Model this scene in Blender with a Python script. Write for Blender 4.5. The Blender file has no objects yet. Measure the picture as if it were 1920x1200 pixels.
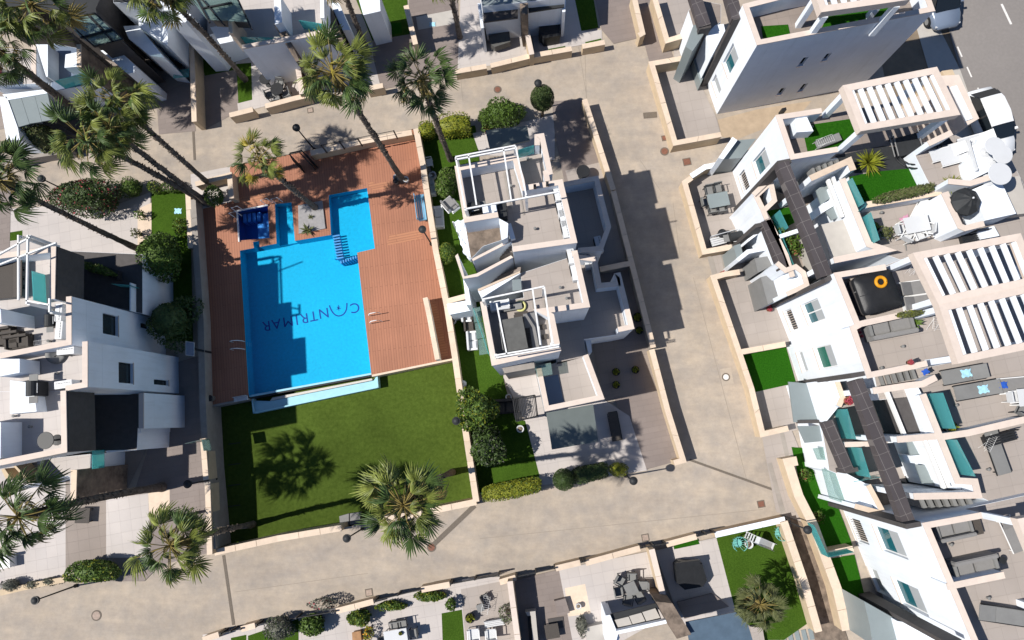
import bpy, bmesh, math, random
from mathutils import Vector, Matrix
random.seed(7)
S = bpy.context.scene
COL = S.collection
# ------------------------------------------------------------------ camera, world, sun, exposure
H = 39.0                     # height of the drone above the street, metres
FPX, CX, CY = 1331.0, 960.0, 600.0
uz = Vector((-50.0, 187.0, FPX)).normalized()      # world up in camera axes (camera looks almost straight down)
ux = (Vector((1, 0, 0)) - uz * uz.x).normalized()
uy = uz.cross(ux)
ROT = Matrix((ux, uy, uz))
cam_d = bpy.data.cameras.new('camera'); cam = bpy.data.objects.new('camera', cam_d); COL.objects.link(cam)
cam.matrix_world = Matrix.Translation((0, 0, H)) @ ROT.to_4x4()
cam_d.sensor_width = 36.0; cam_d.lens = FPX / 1920 * 36; cam_d.clip_end = 2000; cam_d.clip_start = 0.5
S.camera = cam
SUN_EL = math.radians(52.3); SH = Vector((1, 0.175, 0)).normalized()     # SH: the way shadows fall
w = bpy.data.worlds.new('World'); S.world = w; w.use_nodes = True
nt = w.node_tree; sky = nt.nodes.new('ShaderNodeTexSky'); sky.sky_type = 'NISHITA'; sky.sun_disc = False
sky.sun_elevation = SUN_EL; sky.sun_rotation = math.atan2(-SH.x, -SH.y)
sky.ozone_density = 8.0; sky.air_density = 1.0; sky.dust_density = .4
bg = nt.nodes['Background']; bg.inputs[1].default_value = 0.072
nt.links.new(sky.outputs[0], bg.inputs[0])
sd = bpy.data.lights.new('sun', 'SUN'); sd.energy = 5.0; sd.angle = math.radians(0.53); sd.color = (1, 0.955, 0.89)
sun = bpy.data.objects.new('sun', sd); COL.objects.link(sun)
ldir = Vector((SH.x * math.cos(SUN_EL), SH.y * math.cos(SUN_EL), -math.sin(SUN_EL)))
sun.rotation_euler = ldir.to_track_quat('-Z', 'Y').to_euler()
S.view_settings.view_transform = 'Standard'; S.view_settings.look = 'None'; S.view_settings.gamma = 1
S.view_settings.exposure = 0.17
S.cycles.diffuse_bounces = 2

# ------------------------------------------------------------------ survey helpers: a sighted point -> a place at a known height
def W(x, y, z=0.0):
    d = ROT @ Vector(((x - CX) / FPX, -(y - CY) / FPX, -1))
    t = (z - H) / d.z
    return Vector((d.x * t, d.y * t, z))
TX = dict(A=0, B=380, C=760, D=1140, E=1520); TY = {'0': 0, '1': 240, '2': 480, '3': 720, '4': 950}
def T(tile, s):                     # sheet coordinates -> sighted points
    x0, y0 = TX[tile[0]], TY[tile[1]]; v = [float(a) for a in s.replace(',', ' ').split()]
    return [(x0 + v[i] / 4.8, y0 + v[i + 1] / 4.8) for i in range(0, len(v), 2)]
def X(s):
    v = [float(a) for a in s.replace(',', ' ').split()]
    return [(v[i], v[i + 1]) for i in range(0, len(v), 2)]
ROW = math.radians(10.6)            # heading of the terraces' cross walls
# ------------------------------------------------------------------ materials
MATS = {}
def mat(name, col, rough=0.8, var=0.12, scale=1.5, bump=0.0, bscale=40, col2=None, metal=0.0, spec=0.3, big=0.0, bigscale=0.15, mottle=None):
    m = bpy.data.materials.new(name); m.use_nodes = True; n = m.node_tree.nodes; l = m.node_tree.links
    b = n['Principled BSDF']; b.inputs['Roughness'].default_value = rough; b.inputs['Metallic'].default_value = metal
    b.inputs['Specular IOR Level'].default_value = spec
    tc = n.new('ShaderNodeTexCoord')
    geo = n.new('ShaderNodeNewGeometry')
    no = n.new('ShaderNodeTexNoise'); no.inputs['Scale'].default_value = scale; no.inputs['Detail'].default_value = 6; no.inputs['Roughness'].default_value = 0.65
    l.new(geo.outputs['Position'], no.inputs['Vector'])
    mx = n.new('ShaderNodeMix'); mx.data_type = 'RGBA'
    c1 = [c * (1 - var) for c in col]; c2 = [min(1, c * (1 + var)) for c in (col2 or col)]
    mx.inputs['A'].default_value = (*c1, 1); mx.inputs['B'].default_value = (*c2, 1)
    mr = n.new('ShaderNodeMapRange'); mr.inputs['From Min'].default_value = .3; mr.inputs['From Max'].default_value = .7
    l.new(no.outputs[0], mr.inputs['Value']); l.new(mr.outputs[0], mx.inputs['Factor'])
    out = mx.outputs['Result']
    if big:
        n2 = n.new('ShaderNodeTexNoise'); n2.inputs['Scale'].default_value = bigscale; n2.inputs['Detail'].default_value = 5; n2.inputs['Roughness'].default_value = .7
        l.new(geo.outputs['Position'], n2.inputs['Vector'])
        m2 = n.new('ShaderNodeMapRange'); m2.inputs['From Min'].default_value = .35; m2.inputs['From Max'].default_value = .65
        m2.inputs['To Min'].default_value = 1 - big; m2.inputs['To Max'].default_value = 1 + big
        l.new(n2.outputs[0], m2.inputs['Value'])
        vm = n.new('ShaderNodeVectorMath'); vm.operation = 'SCALE'; l.new(out, vm.inputs[0]); l.new(m2.outputs[0], vm.inputs['Scale'])
        out = vm.outputs[0]
    l.new(out, b.inputs['Base Color'])
    if bump:
        n3 = n.new('ShaderNodeTexNoise'); n3.inputs['Scale'].default_value = bscale; n3.inputs['Detail'].default_value = 4
        l.new(geo.outputs['Position'], n3.inputs['Vector'])
        bp = n.new('ShaderNodeBump'); bp.inputs['Strength'].default_value = bump; bp.inputs['Distance'].default_value = .02
        l.new(n3.outputs[0], bp.inputs['Height']); l.new(bp.outputs[0], b.inputs['Normal'])
    MATS[name] = m; m['out'] = 0
    return m
def boards(name, c1, c2, mortar, bw, bh, rot, gap=0.006, var=.15, rough=.7, offset=.5, big=0.0):
    m = mat(name, c1, rough, var, 3.0); n = m.node_tree.nodes; l = m.node_tree.links; b = n['Principled BSDF']
    geo = n.new('ShaderNodeNewGeometry'); mp = n.new('ShaderNodeMapping'); mp.inputs['Rotation'].default_value = (0, 0, -rot)
    l.new(geo.outputs['Position'], mp.inputs['Vector'])
    br = n.new('ShaderNodeTexBrick'); br.inputs['Scale'].default_value = 1; br.inputs['Brick Width'].default_value = bw; br.inputs['Row Height'].default_value = bh
    br.inputs['Mortar Size'].default_value = gap; br.inputs['Color1'].default_value = (*c1, 1); br.inputs['Color2'].default_value = (*c2, 1); br.inputs['Mortar'].default_value = (*mortar, 1)
    br.offset = offset; br.inputs['Bias'].default_value = 0
    l.new(mp.outputs[0], br.inputs['Vector'])
    no = n.new('ShaderNodeTexNoise'); no.inputs['Scale'].default_value = .5; no.inputs['Detail'].default_value = 7; l.new(geo.outputs['Position'], no.inputs['Vector'])
    mr = n.new('ShaderNodeMapRange'); mr.inputs['From Min'].default_value = .3; mr.inputs['From Max'].default_value = .7; mr.inputs['To Min'].default_value = 1 - var; mr.inputs['To Max'].default_value = 1 + var
    l.new(no.outputs[0], mr.inputs['Value'])
    vm = n.new('ShaderNodeVectorMath'); vm.operation = 'SCALE'; l.new(br.outputs['Color'], vm.inputs[0]); l.new(mr.outputs[0], vm.inputs['Scale'])
    l.new(vm.outputs[0], b.inputs['Base Color'])
    bp = n.new('ShaderNodeBump'); bp.inputs['Strength'].default_value = .5; bp.inputs['Distance'].default_value = .01; bp.invert = True
    l.new(br.outputs['Fac'], bp.inputs['Height']); l.new(bp.outputs[0], b.inputs['Normal'])
    return m
def glassmat(name, tint, refl=0.08, rough=.02, opac=0.0, opcol=(.3, .4, .4)):
    m = bpy.data.materials.new(name); m.use_nodes = True; n = m.node_tree.nodes; l = m.node_tree.links
    for x in list(n): n.remove(x)
    o = n.new('ShaderNodeOutputMaterial'); tr = n.new('ShaderNodeBsdfTransparent'); tr.inputs[0].default_value = (*tint, 1)
    gl = n.new('ShaderNodeBsdfGlossy'); gl.inputs['Roughness'].default_value = rough
    fr = n.new('ShaderNodeFresnel'); fr.inputs[0].default_value = 1.45
    ad = n.new('ShaderNodeMath'); ad.operation = 'ADD'; ad.inputs[1].default_value = refl; ad.use_clamp = True; l.new(fr.outputs[0], ad.inputs[0])
    mx = n.new('ShaderNodeMixShader'); l.new(ad.outputs[0], mx.inputs[0]); l.new(tr.outputs[0], mx.inputs[1]); l.new(gl.outputs[0], mx.inputs[2])
    last = mx
    if opac:
        da = n.new('ShaderNodeBsdfDiffuse'); da.inputs[0].default_value = (*opcol, 1); db = n.new('ShaderNodeBsdfTranslucent'); db.inputs[0].default_value = (*opcol, 1)
        df = n.new('ShaderNodeMixShader'); df.inputs[0].default_value = .5 if refl < .045 or name.startswith('glass') else 0; l.new(da.outputs[0], df.inputs[1]); l.new(db.outputs[0], df.inputs[2])
        m2 = n.new('ShaderNodeMixShader'); m2.inputs[0].default_value = opac; l.new(mx.outputs[0], m2.inputs[1]); l.new(df.outputs[0], m2.inputs[2]); last = m2
    l.new(last.outputs[0], o.inputs[0]); MATS[name] = m
    return m
M = MATS
mat('concrete_road', (.385, .335, .283), .9, .08, 1.0, .25, 60, col2=(.43, .355, .275), big=.09, bigscale=.16)
mat('blue_canopy', (.085, .125, .17), .3, .15, 2)
def per_piece(m, amt):
    n = m.node_tree.nodes; l = m.node_tree.links; b = n['Principled BSDF']; src = b.inputs['Base Color'].links[0].from_socket
    oi = n.new('ShaderNodeObjectInfo'); mr = n.new('ShaderNodeMapRange'); mr.inputs['To Min'].default_value = 1 - amt; mr.inputs['To Max'].default_value = 1 + amt; l.new(oi.outputs['Random'], mr.inputs['Value'])
    vm = n.new('ShaderNodeVectorMath'); vm.operation = 'SCALE'; l.new(src, vm.inputs[0]); l.new(mr.outputs[0], vm.inputs['Scale']); l.new(vm.outputs[0], b.inputs['Base Color'])
def weather(m):        # rain streaks and grime on rendered walls
    n = m.node_tree.nodes; l = m.node_tree.links; b = n['Principled BSDF']; src = b.inputs['Base Color'].links[0].from_socket
    geo = n.new('ShaderNodeNewGeometry'); mp = n.new('ShaderNodeMapping'); mp.inputs['Scale'].default_value = (3.0, 3.0, .25); l.new(geo.outputs['Position'], mp.inputs['Vector'])
    no = n.new('ShaderNodeTexNoise'); no.inputs['Scale'].default_value = 1.3; no.inputs['Detail'].default_value = 8; no.inputs['Roughness'].default_value = .7; l.new(mp.outputs[0], no.inputs['Vector'])
    mr = n.new('ShaderNodeMapRange'); mr.inputs['From Min'].default_value = .50; mr.inputs['From Max'].default_value = .75; l.new(no.outputs[0], mr.inputs['Value'])
    mx = n.new('ShaderNodeMix'); mx.data_type = 'RGBA'; mx.blend_type = 'MULTIPLY'; l.new(src, mx.inputs['A']); mx.inputs['B'].default_value = (.90, .90, .89, 1); l.new(mr.outputs[0], mx.inputs['Factor']); l.new(mx.outputs['Result'], b.inputs['Base Color'])
def road_wear(m):
    n = m.node_tree.nodes; l = m.node_tree.links; b = n['Principled BSDF']; src = b.inputs['Base Color'].links[0].from_socket
    geo = n.new('ShaderNodeNewGeometry'); mp = n.new('ShaderNodeMapping'); mp.inputs['Rotation'].default_value = (0, 0, -ROW); mp.inputs['Scale'].default_value = (.35, 1.6, 1)
    l.new(geo.outputs['Position'], mp.inputs['Vector']); no = n.new('ShaderNodeTexNoise'); no.inputs['Scale'].default_value = .55; no.inputs['Detail'].default_value = 10; no.inputs['Roughness'].default_value = .72; l.new(mp.outputs[0], no.inputs['Vector'])
    mr = n.new('ShaderNodeMapRange'); mr.inputs['From Min'].default_value = .38; mr.inputs['From Max'].default_value = .62; l.new(no.outputs[0], mr.inputs['Value'])
    mx = n.new('ShaderNodeMix'); mx.data_type = 'RGBA'; mx.blend_type = 'MULTIPLY'; l.new(src, mx.inputs['A']); mx.inputs['B'].default_value = (.85, .86, .89, 1); l.new(mr.outputs[0], mx.inputs['Factor'])
    vo = n.new('ShaderNodeTexNoise'); vo.inputs['Scale'].default_value = 2.2; vo.inputs['Detail'].default_value = 12; vo.inputs['Roughness'].default_value = .85; l.new(geo.outputs['Position'], vo.inputs['Vector'])
    m3 = n.new('ShaderNodeMapRange'); m3.inputs['From Min'].default_value = .35; m3.inputs['From Max'].default_value = .65; m3.inputs['To Min'].default_value = .88; m3.inputs['To Max'].default_value = 1.1; l.new(vo.outputs[0], m3.inputs['Value'])
    vm = n.new('ShaderNodeVectorMath'); vm.operation = 'SCALE'; l.new(mx.outputs['Result'], vm.inputs[0]); l.new(m3.outputs[0], vm.inputs['Scale']); l.new(vm.outputs[0], b.inputs['Base Color'])
road_wear(M['concrete_road'])
mat('earth', (.22, .17, .12), .95, .2, .8, .3)
mat('asphalt', (.235, .215, .20), .9, .07, 6, .3, 90, big=.07)
boards('driveway', (.235, .195, .175), (.215, .178, .16), (.19, .158, .14), .6, .3, ROW, .004, .08)
boards('light_paving', (.50, .455, .425), (.47, .43, .405), (.40, .36, .34), .6, .6, ROW, .005, .07, offset=0)
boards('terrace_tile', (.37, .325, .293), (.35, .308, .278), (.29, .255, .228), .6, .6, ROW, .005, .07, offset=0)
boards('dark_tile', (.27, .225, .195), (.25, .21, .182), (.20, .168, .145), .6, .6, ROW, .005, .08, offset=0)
boards('deck', (.375, .165, .098), (.345, .150, .090), (.23, .10, .062), 2.4, .145, ROW + math.radians(90 - 4), .010, .10)
boards('deck_cross', (.42, .19, .105), (.38, .17, .095), (.23, .10, .062), 2.4, .145, ROW, .010, .10)
mat('white_render', (.79, .835, .89), .85, .025, .8, .06, 120, big=.04, bigscale=.5)  # bluish tint stands in for sky light on the shaded walls
mat('white_metal', (.78, .78, .77), .45, .02)
mat('white_plastic', (.58, .59, .60), .4, .03)
mat('coping', (.66, .53, .41), .75, .07, 3, .15, 80)
mat('coping_pink', (.65, .55, .475), .75, .06, 3, .15, 80)
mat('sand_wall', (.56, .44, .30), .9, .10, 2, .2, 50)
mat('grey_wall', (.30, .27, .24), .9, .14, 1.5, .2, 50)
mat('stone_clad', (.14, .11, .088), .9, .35, 2.2, .6, 14, col2=(.2, .155, .12))
boards('dark_clad', (.066, .057, .060), (.076, .066, .068), (.155, .14, .135), .66, .42, math.radians(111), .012, .2, offset=0)
mat('dark_clad_plain', (.075, .068, .066), .7, .15, 4)
mat('charcoal', (.028, .030, .032), .6, .15, 3)
mat('dark_metal', (.02, .021, .023), .5, .1)
mat('black_cover', (.018, .019, .021), .45, .2, 3, .4, 8)
mat('grey_cover', (.10, .10, .095), .6, .15, 3, .4, 8)
mat('grey_fabric', (.22, .215, .21), .85, .06, 6, .2, 150)
mat('rattan', (.07, .06, .052), .7, .25, 40, .5, 120)
mat('grey_slats', (.20, .20, .195), .7, .1)
mat('grass', (.038, .085, .008), .95, .22, 14, .8, 120, spec=.05, col2=(.052, .10, .012), big=.10, bigscale=.6)
mat('lawn_grass', (.052, .083, .012), .95, .12, 5, .6, 120, spec=.05, col2=(.068, .102, .017), big=.30, bigscale=.09)
mat('bright_grass', (.014, .082, .004), .95, .18, 14, .8, 120, spec=.05, col2=(.022, .10, .006))
mat('leaf_green', (.042, .088, .014), .6, .4, 9, col2=(.085, .14, .02))
mat('leaf_yellow', (.13, .18, .014), .55, .35, 9, col2=(.22, .22, .02))
mat('leaf_dark', (.030, .060, .016), .6, .4, 9, col2=(.055, .088, .022))
mat('leaf_olive', (.07, .085, .03), .6, .35, 9, col2=(.11, .12, .045))
mat('leaf_grey', (.08, .085, .065), .6, .35, 9, col2=(.13, .13, .10))
mat('flower', (.35, .05, .07), .6, .2, 9)
mat('palm_leaf', (.060, .092, .014), .5, .4, 2.5, col2=(.19, .215, .045), spec=.35)
mat('palm_leaf_dark', (.025, .055, .014), .5, .4, 2.5, col2=(.075, .12, .03), spec=.35)
mat('palm_leaf_yellow', (.30, .24, .03), .5, .3, 2.5)
mat('petiole', (.22, .17, .05), .6, .25, 6)
mat('bark', (.085, .068, .055), .95, .35, 5, .9, 14, col2=(.14, .115, .095))
mat('trunk', (.12, .09, .06), .95, .3, 8, .6, 20)
mat('pebbles', (.62, .60, .56), .8, .25, 30, 1.0, 40)
mat('pool_liner', (.010, .44, .66), .6, .07, 7, .0, col2=(.012, .48, .71), big=.05, bigscale=.12)  # fine brightness noise imitates ripple light on the pool floor
mat('pool_deep', (.02, .16, .55), .6, .08, 14)
mat('pool_edge', (.35, .62, .72), .7, .05, 4)
mat('pool_letter', (.03, .05, .30), .6, .05)
mat('lilac_tile', (.24, .36, .66), .5, .05)
mat('grey_canopy', (.12, .14, .135), .5, .06)
mat('spa_tile', (.16, .34, .80), .5, .06)
mat('island_slab', (.30, .29, .29), .9, .15, 4)
mat('rust', (.20, .09, .06), .8, .2, 9, .4, 60)
mat('rust_light', (.36, .28, .23), .8, .2, 9, .4, 60)
mat('drain', (.15, .125, .10), .8, .2, 20, .5, 90)
mat('paint_white', (.72, .70, .66), .7, .1, 8)
mat('car_white', (.78, .79, .80), .18, .01, spec=.6)
mat('car_blue', (.16, .20, .27), .2, .02, spec=.6)
mat('car_glass', (.012, .016, .02), .06, .05, spec=.8)
mat('tyre', (.015, .015, .015), .9, .1)
mat('blue_cloth', (.02, .09, .42), .8, .15, 5)
mat('pale_blue_cloth', (.35, .62, .75), .8, .2, 7)
mat('sky_plastic', (.18, .42, .62), .4, .1)
mat('orange', (.62, .27, .01), .5, .2, 8)
mat('timber', (.35, .19, .09), .7, .2, 6)
mat('terracotta', (.33, .13, .07), .8, .15, 8)
mat('teal_plastic', (.16, .45, .40), .5, .1, 8)
mat('pink_cloth', (.5, .25, .35), .8, .2)
mat('shutter', (.38, .40, .41), .6, .04)
mat('yellow_plastic', (.62, .60, .25), .5, .1)
mat('blind_green', (.01, .13, .09), .4, .3, 12)
mat('skylight', (.22, .255, .26), .35, .04)
mat('warm_slab', (.45, .42, .38), .85, .05, 3)
per_piece(M['coping'], .07); per_piece(M['coping_pink'], .04); weather(M['white_render']); weather(M['coping'])
glassmat('glass', (.74, .95, .94), .04, .02, .38, (.22, .72, .72))
glassmat('glass_clear', (.78, .88, .86), .05, .02, .30, (.45, .60, .56))
glassmat('pane', (.10, .32, .36), .10, .02, .45, (.03, .22, .27))
glassmat('pane_dark', (.12, .15, .16), .10, .03, .55, (.05, .07, .08))
# water: a real surface over a blue liner, gently rippled
def watermat(name, tint):
    m = glassmat(name, tint, 0.0, .03); n = m.node_tree.nodes; l = m.node_tree.links
    fr = [x for x in n if x.type == 'FRESNEL'][0]; fr.inputs[0].default_value = 1.33; gl = [x for x in n if x.type == 'BSDF_GLOSSY'][0]
    geo = n.new('ShaderNodeNewGeometry'); no = n.new('ShaderNodeTexNoise'); no.inputs['Scale'].default_value = 3.0; no.inputs['Detail'].default_value = 3
    l.new(geo.outputs['Position'], no.inputs['Vector']); bp = n.new('ShaderNodeBump'); bp.inputs['Strength'].default_value = .35; bp.inputs['Distance'].default_value = .03
    l.new(no.outputs[0], bp.inputs['Height']); l.new(bp.outputs[0], gl.inputs['Normal']); l.new(bp.outputs[0], fr.inputs['Normal'])
watermat('water', (.60, .90, .97))
# ------------------------------------------------------------------ mesh helpers
def link(o):
    COL.objects.link(o); return o
def mesh_obj(name, verts, faces, m, parent=None, smooth=False):
    org = parent.location if parent is not None else Vector((0, 0, 0))
    if parent is not None:
        p = parent; org = Vector((0, 0, 0))
        while p is not None:
            org = org + p.location; p = p.parent
    me = bpy.data.meshes.new(name); me.from_pydata([tuple(Vector(v) - org) for v in verts], [], faces)
    mats = m if isinstance(m, (list, tuple)) else [m]
    for q in mats: me.materials.append(M[q])
    if smooth:
        me.polygons.foreach_set('use_smooth', [True] * len(me.polygons))
    me.update(); o = bpy.data.objects.new(name, me); link(o)
    if parent is not None: o.parent = parent
    return o
def thing(name, label, cat, loc, group=None, rz=0):
    o = bpy.data.objects.new(name, None); link(o); o.location = loc; o.rotation_euler = (0, 0, rz); o.empty_display_size = .3
    o['label'] = label; o['category'] = cat
    if group: o['group'] = group
    return o
def tag(o, label, cat, group=None):
    o['label'] = label; o['category'] = cat
    if group: o['group'] = group
    return o
def struct(o, kind='structure'): o['kind'] = kind; return o
def area2(p): return sum(p[i][0] * p[(i + 1) % len(p)][1] - p[(i + 1) % len(p)][0] * p[i][1] for i in range(len(p)))
def ccw(p):
    p = [Vector((q[0], q[1])) for q in p]
    return p if area2(p) > 0 else p[::-1]
def prism_geo(poly, z0, z1, vs, fs):
    poly = ccw(poly); n = len(poly); b = len(vs)
    for q in poly: vs.append((q[0], q[1], z0))
    for q in poly: vs.append((q[0], q[1], z1))
    fs.append(list(range(b + n, b + 2 * n))); fs.append(list(range(b + n - 1, b - 1, -1)))
    for i in range(n):
        j = (i + 1) % n; fs.append([b + i, b + j, b + n + j, b + n + i])
def prism(name, px, z1, z0, m, parent=None, zt=None):
    poly = [W(x, y, z1 if zt is None else zt).xy for x, y in px]
    vs, fs = [], []; prism_geo(poly, z0, z1, vs, fs)
    return mesh_obj(name, vs, fs, m, parent)
def prism_w(name, poly, z1, z0, m, parent=None):
    vs, fs = [], []; prism_geo(poly, z0, z1, vs, fs)
    return mesh_obj(name, vs, fs, m, parent)
def sheet(name, px, z, m, parent=None):
    poly = ccw([W(x, y, z).xy for x, y in px])
    return mesh_obj(name, [(q[0], q[1], z) for q in poly], [list(range(len(poly)))], m, parent)
def lineoff(P, dists, closed):
    """offset polyline P (2D) to its left by per-edge distances, mitred"""
    n = len(P); out = []; ne = n if closed else n - 1
    def edge(i):
        a, b = P[i], P[(i + 1) % n]; d = (b - a).normalized(); nn = Vector((-d.y, d.x)); return a + nn * dists[i], d
    for i in range(n):
        if not closed and i == 0: out.append(edge(0)[0]); continue
        if not closed and i == n - 1:
            a, d = edge(n - 2); out.append(a + d * (P[n - 1] - P[n - 2]).length); continue
        a1, d1 = edge((i - 1) % n); a2, d2 = edge(i)
        den = d1.x * d2.y - d1.y * d2.x
        if abs(den) < 1e-3: out.append(a2); continue
        t = ((a2.x - a1.x) * d2.y - (a2.y - a1.y) * d2.x) / den
        out.append(a1 + d1 * t)
    return out
def strip_quads(P, dl, dr, closed=False):
    n = len(P); ne = n if closed else n - 1
    L = lineoff(P, [dl] * ne, closed); R = lineoff(P, [-dr] * ne, closed)
    return [(L[i], L[(i + 1) % n], R[(i + 1) % n], R[i]) for i in range(ne)]
def wall_parts(parent, P, zt, zb, dl, dr, wm, cm, closed=False, capt=.05, over=.02, stone=1.2, wname='wall', cname='coping'):
    """wall along world line P, dl metres to its left and dr to its right; coping stones laid on top"""
    vs, fs = [], []
    for q in strip_quads(P, dl, dr, closed): prism_geo(q, zb, zt - (capt if cm else 0), vs, fs)
    o = mesh_obj(wname, vs, fs, wm, parent)
    if cm:
        for q in strip_quads(P, dl + over, dr + over, closed):
            ln = (q[1] - q[0]).length; k = max(1, round(ln / stone)) if stone else 1
            for i in range(k):
                g0 = (0.010 / ln) if i else 0; g1 = (0.010 / ln) if i < k - 1 else 0
                a = i / k + g0; b = (i + 1) / k - g1
                c = [q[0].lerp(q[1], a), q[0].lerp(q[1], b), q[3].lerp(q[2], b), q[3].lerp(q[2], a)]
                prism_w(cname, c, zt + random.uniform(-.002, .002), zt - capt, cm, parent if o is None else parent)
    return o
def fence_wall(label, px, zt, zb=0, th=.25, wm='sand_wall', cm='coping', group='garden boundary walls', name='garden_wall', cat='garden wall', stone=1.2):
    P = [W(x, y, zt).xy for x, y in px]
    r = thing(name, label, cat, (P[0].x, P[0].y, zb), group)
    wall_parts(r, P, zt, zb, th / 2, th / 2, wm, cm, stone=stone, cname='coping_stone')
    return r
def box_geo(c, sx, sy, sz, rz, vs, fs):
    ca, sa = math.cos(rz), math.sin(rz); hx, hy = sx / 2, sy / 2
    poly = [(c[0] + x * ca - y * sa, c[1] + x * sa + y * ca) for x, y in ((-hx, -hy), (hx, -hy), (hx, hy), (-hx, hy))]
    prism_geo(poly, c[2], c[2] + sz, vs, fs)
def tube_geo(pts, rad, k, vs, fs, cap=True):
    rad = rad if isinstance(rad, (list, tuple)) else [rad] * len(pts); base = len(vs); pts = [Vector(p) for p in pts]
    for i, p in enumerate(pts):
        d = (pts[min(i + 1, len(pts) - 1)] - pts[max(i - 1, 0)]).normalized()
        a = d.orthogonal().normalized() if abs(d.z) < .9 else Vector((1, 0, 0)) - d * d.x
        a.normalize(); b = d.cross(a)
        for j in range(k):
            t = 2 * math.pi * j / k; vs.append(tuple(p + (a * math.cos(t) + b * math.sin(t)) * rad[i]))
    for i in range(len(pts) - 1):
        for j in range(k):
            q = base + i * k; fs.append([q + j, q + (j + 1) % k, q + k + (j + 1) % k, q + k + j])
    if cap:
        fs.append([base + j for j in range(k)][::-1]); fs.append([base + (len(pts) - 1) * k + j for j in range(k)])
def lathe_geo(c, prof, k, vs, fs):
    b = len(vs)
    for r, z in prof:
        for j in range(k):
            t = 2 * math.pi * j / k; vs.append((c[0] + r * math.cos(t), c[1] + r * math.sin(t), c[2] + z))
    for i in range(len(prof) - 1):
        for j in range(k):
            q = b + i * k; fs.append([q + j, q + (j + 1) % k, q + k + (j + 1) % k, q + k + j])
    fs.append([b + j for j in range(k)][::-1]); fs.append([b + (len(prof) - 1) * k + j for j in range(k)])
class G:
    def __init__(s): s.v = []; s.f = []
    def box(s, x, y, z, sx, sy, sz, rz=0): box_geo((x, y, z), sx, sy, sz, rz, s.v, s.f); return s
    def tube(s, pts, r, k=6): tube_geo(pts, r, k, s.v, s.f); return s
    def lathe(s, c, prof, k=16): lathe_geo(c, prof, k, s.v, s.f); return s
    def raw(s, v, f):
        b = len(s.v); s.v += v; s.f += [[b + i for i in q] for q in f]; return s
    def out(s, name, m, parent=None, smooth=False, bevel=0):
        org = Vector((0, 0, 0)); p = parent
        me = bpy.data.meshes.new(name); me.from_pydata(s.v, [], s.f); me.materials.append(M[m])
        if bevel:
            bm = bmesh.new(); bm.from_mesh(me); bmesh.ops.bevel(bm, geom=[e for e in bm.edges], offset=bevel, segments=2, affect='EDGES', clamp_overlap=True); bm.to_mesh(me); bm.free()
        if smooth: me.polygons.foreach_set('use_smooth', [True] * len(me.polygons))
        me.update(); o = bpy.data.objects.new(name, me); link(o); o.parent = parent
        return o
KIDS = {}
def copy_tree(o, parent=None):
    c = o.copy(); COL.objects.link(c); c.parent = parent
    for ch in kids(o): copy_tree(ch, c)
    return c
def kids(o):
    if o.name not in KIDS: KIDS[o.name] = [x for x in bpy.data.objects if x.parent == o]
    return KIDS[o.name]
PROTO = {}
def place(kind, x, y, z, deg, label, group=None, s=1.0, px=True):
    """puts a piece of furniture (kind is a builder) at a sighted point on the floor of height z"""
    p = W(x, y, z) if px else Vector((x, y, z))
    if kind not in PROTO:
        o = BUILD[kind](); PROTO[kind] = o
        kids(o)
        for c in kids(o): kids(c)
    else: o = copy_tree(PROTO[kind])
    o.location = p; o.rotation_euler = (0, 0, math.radians(deg)); o.scale = (s, s, s) if isinstance(s, (int, float)) else s
    o['label'] = label
    if group: o['group'] = group
    elif 'group' in o: del o['group']
    return o
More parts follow.
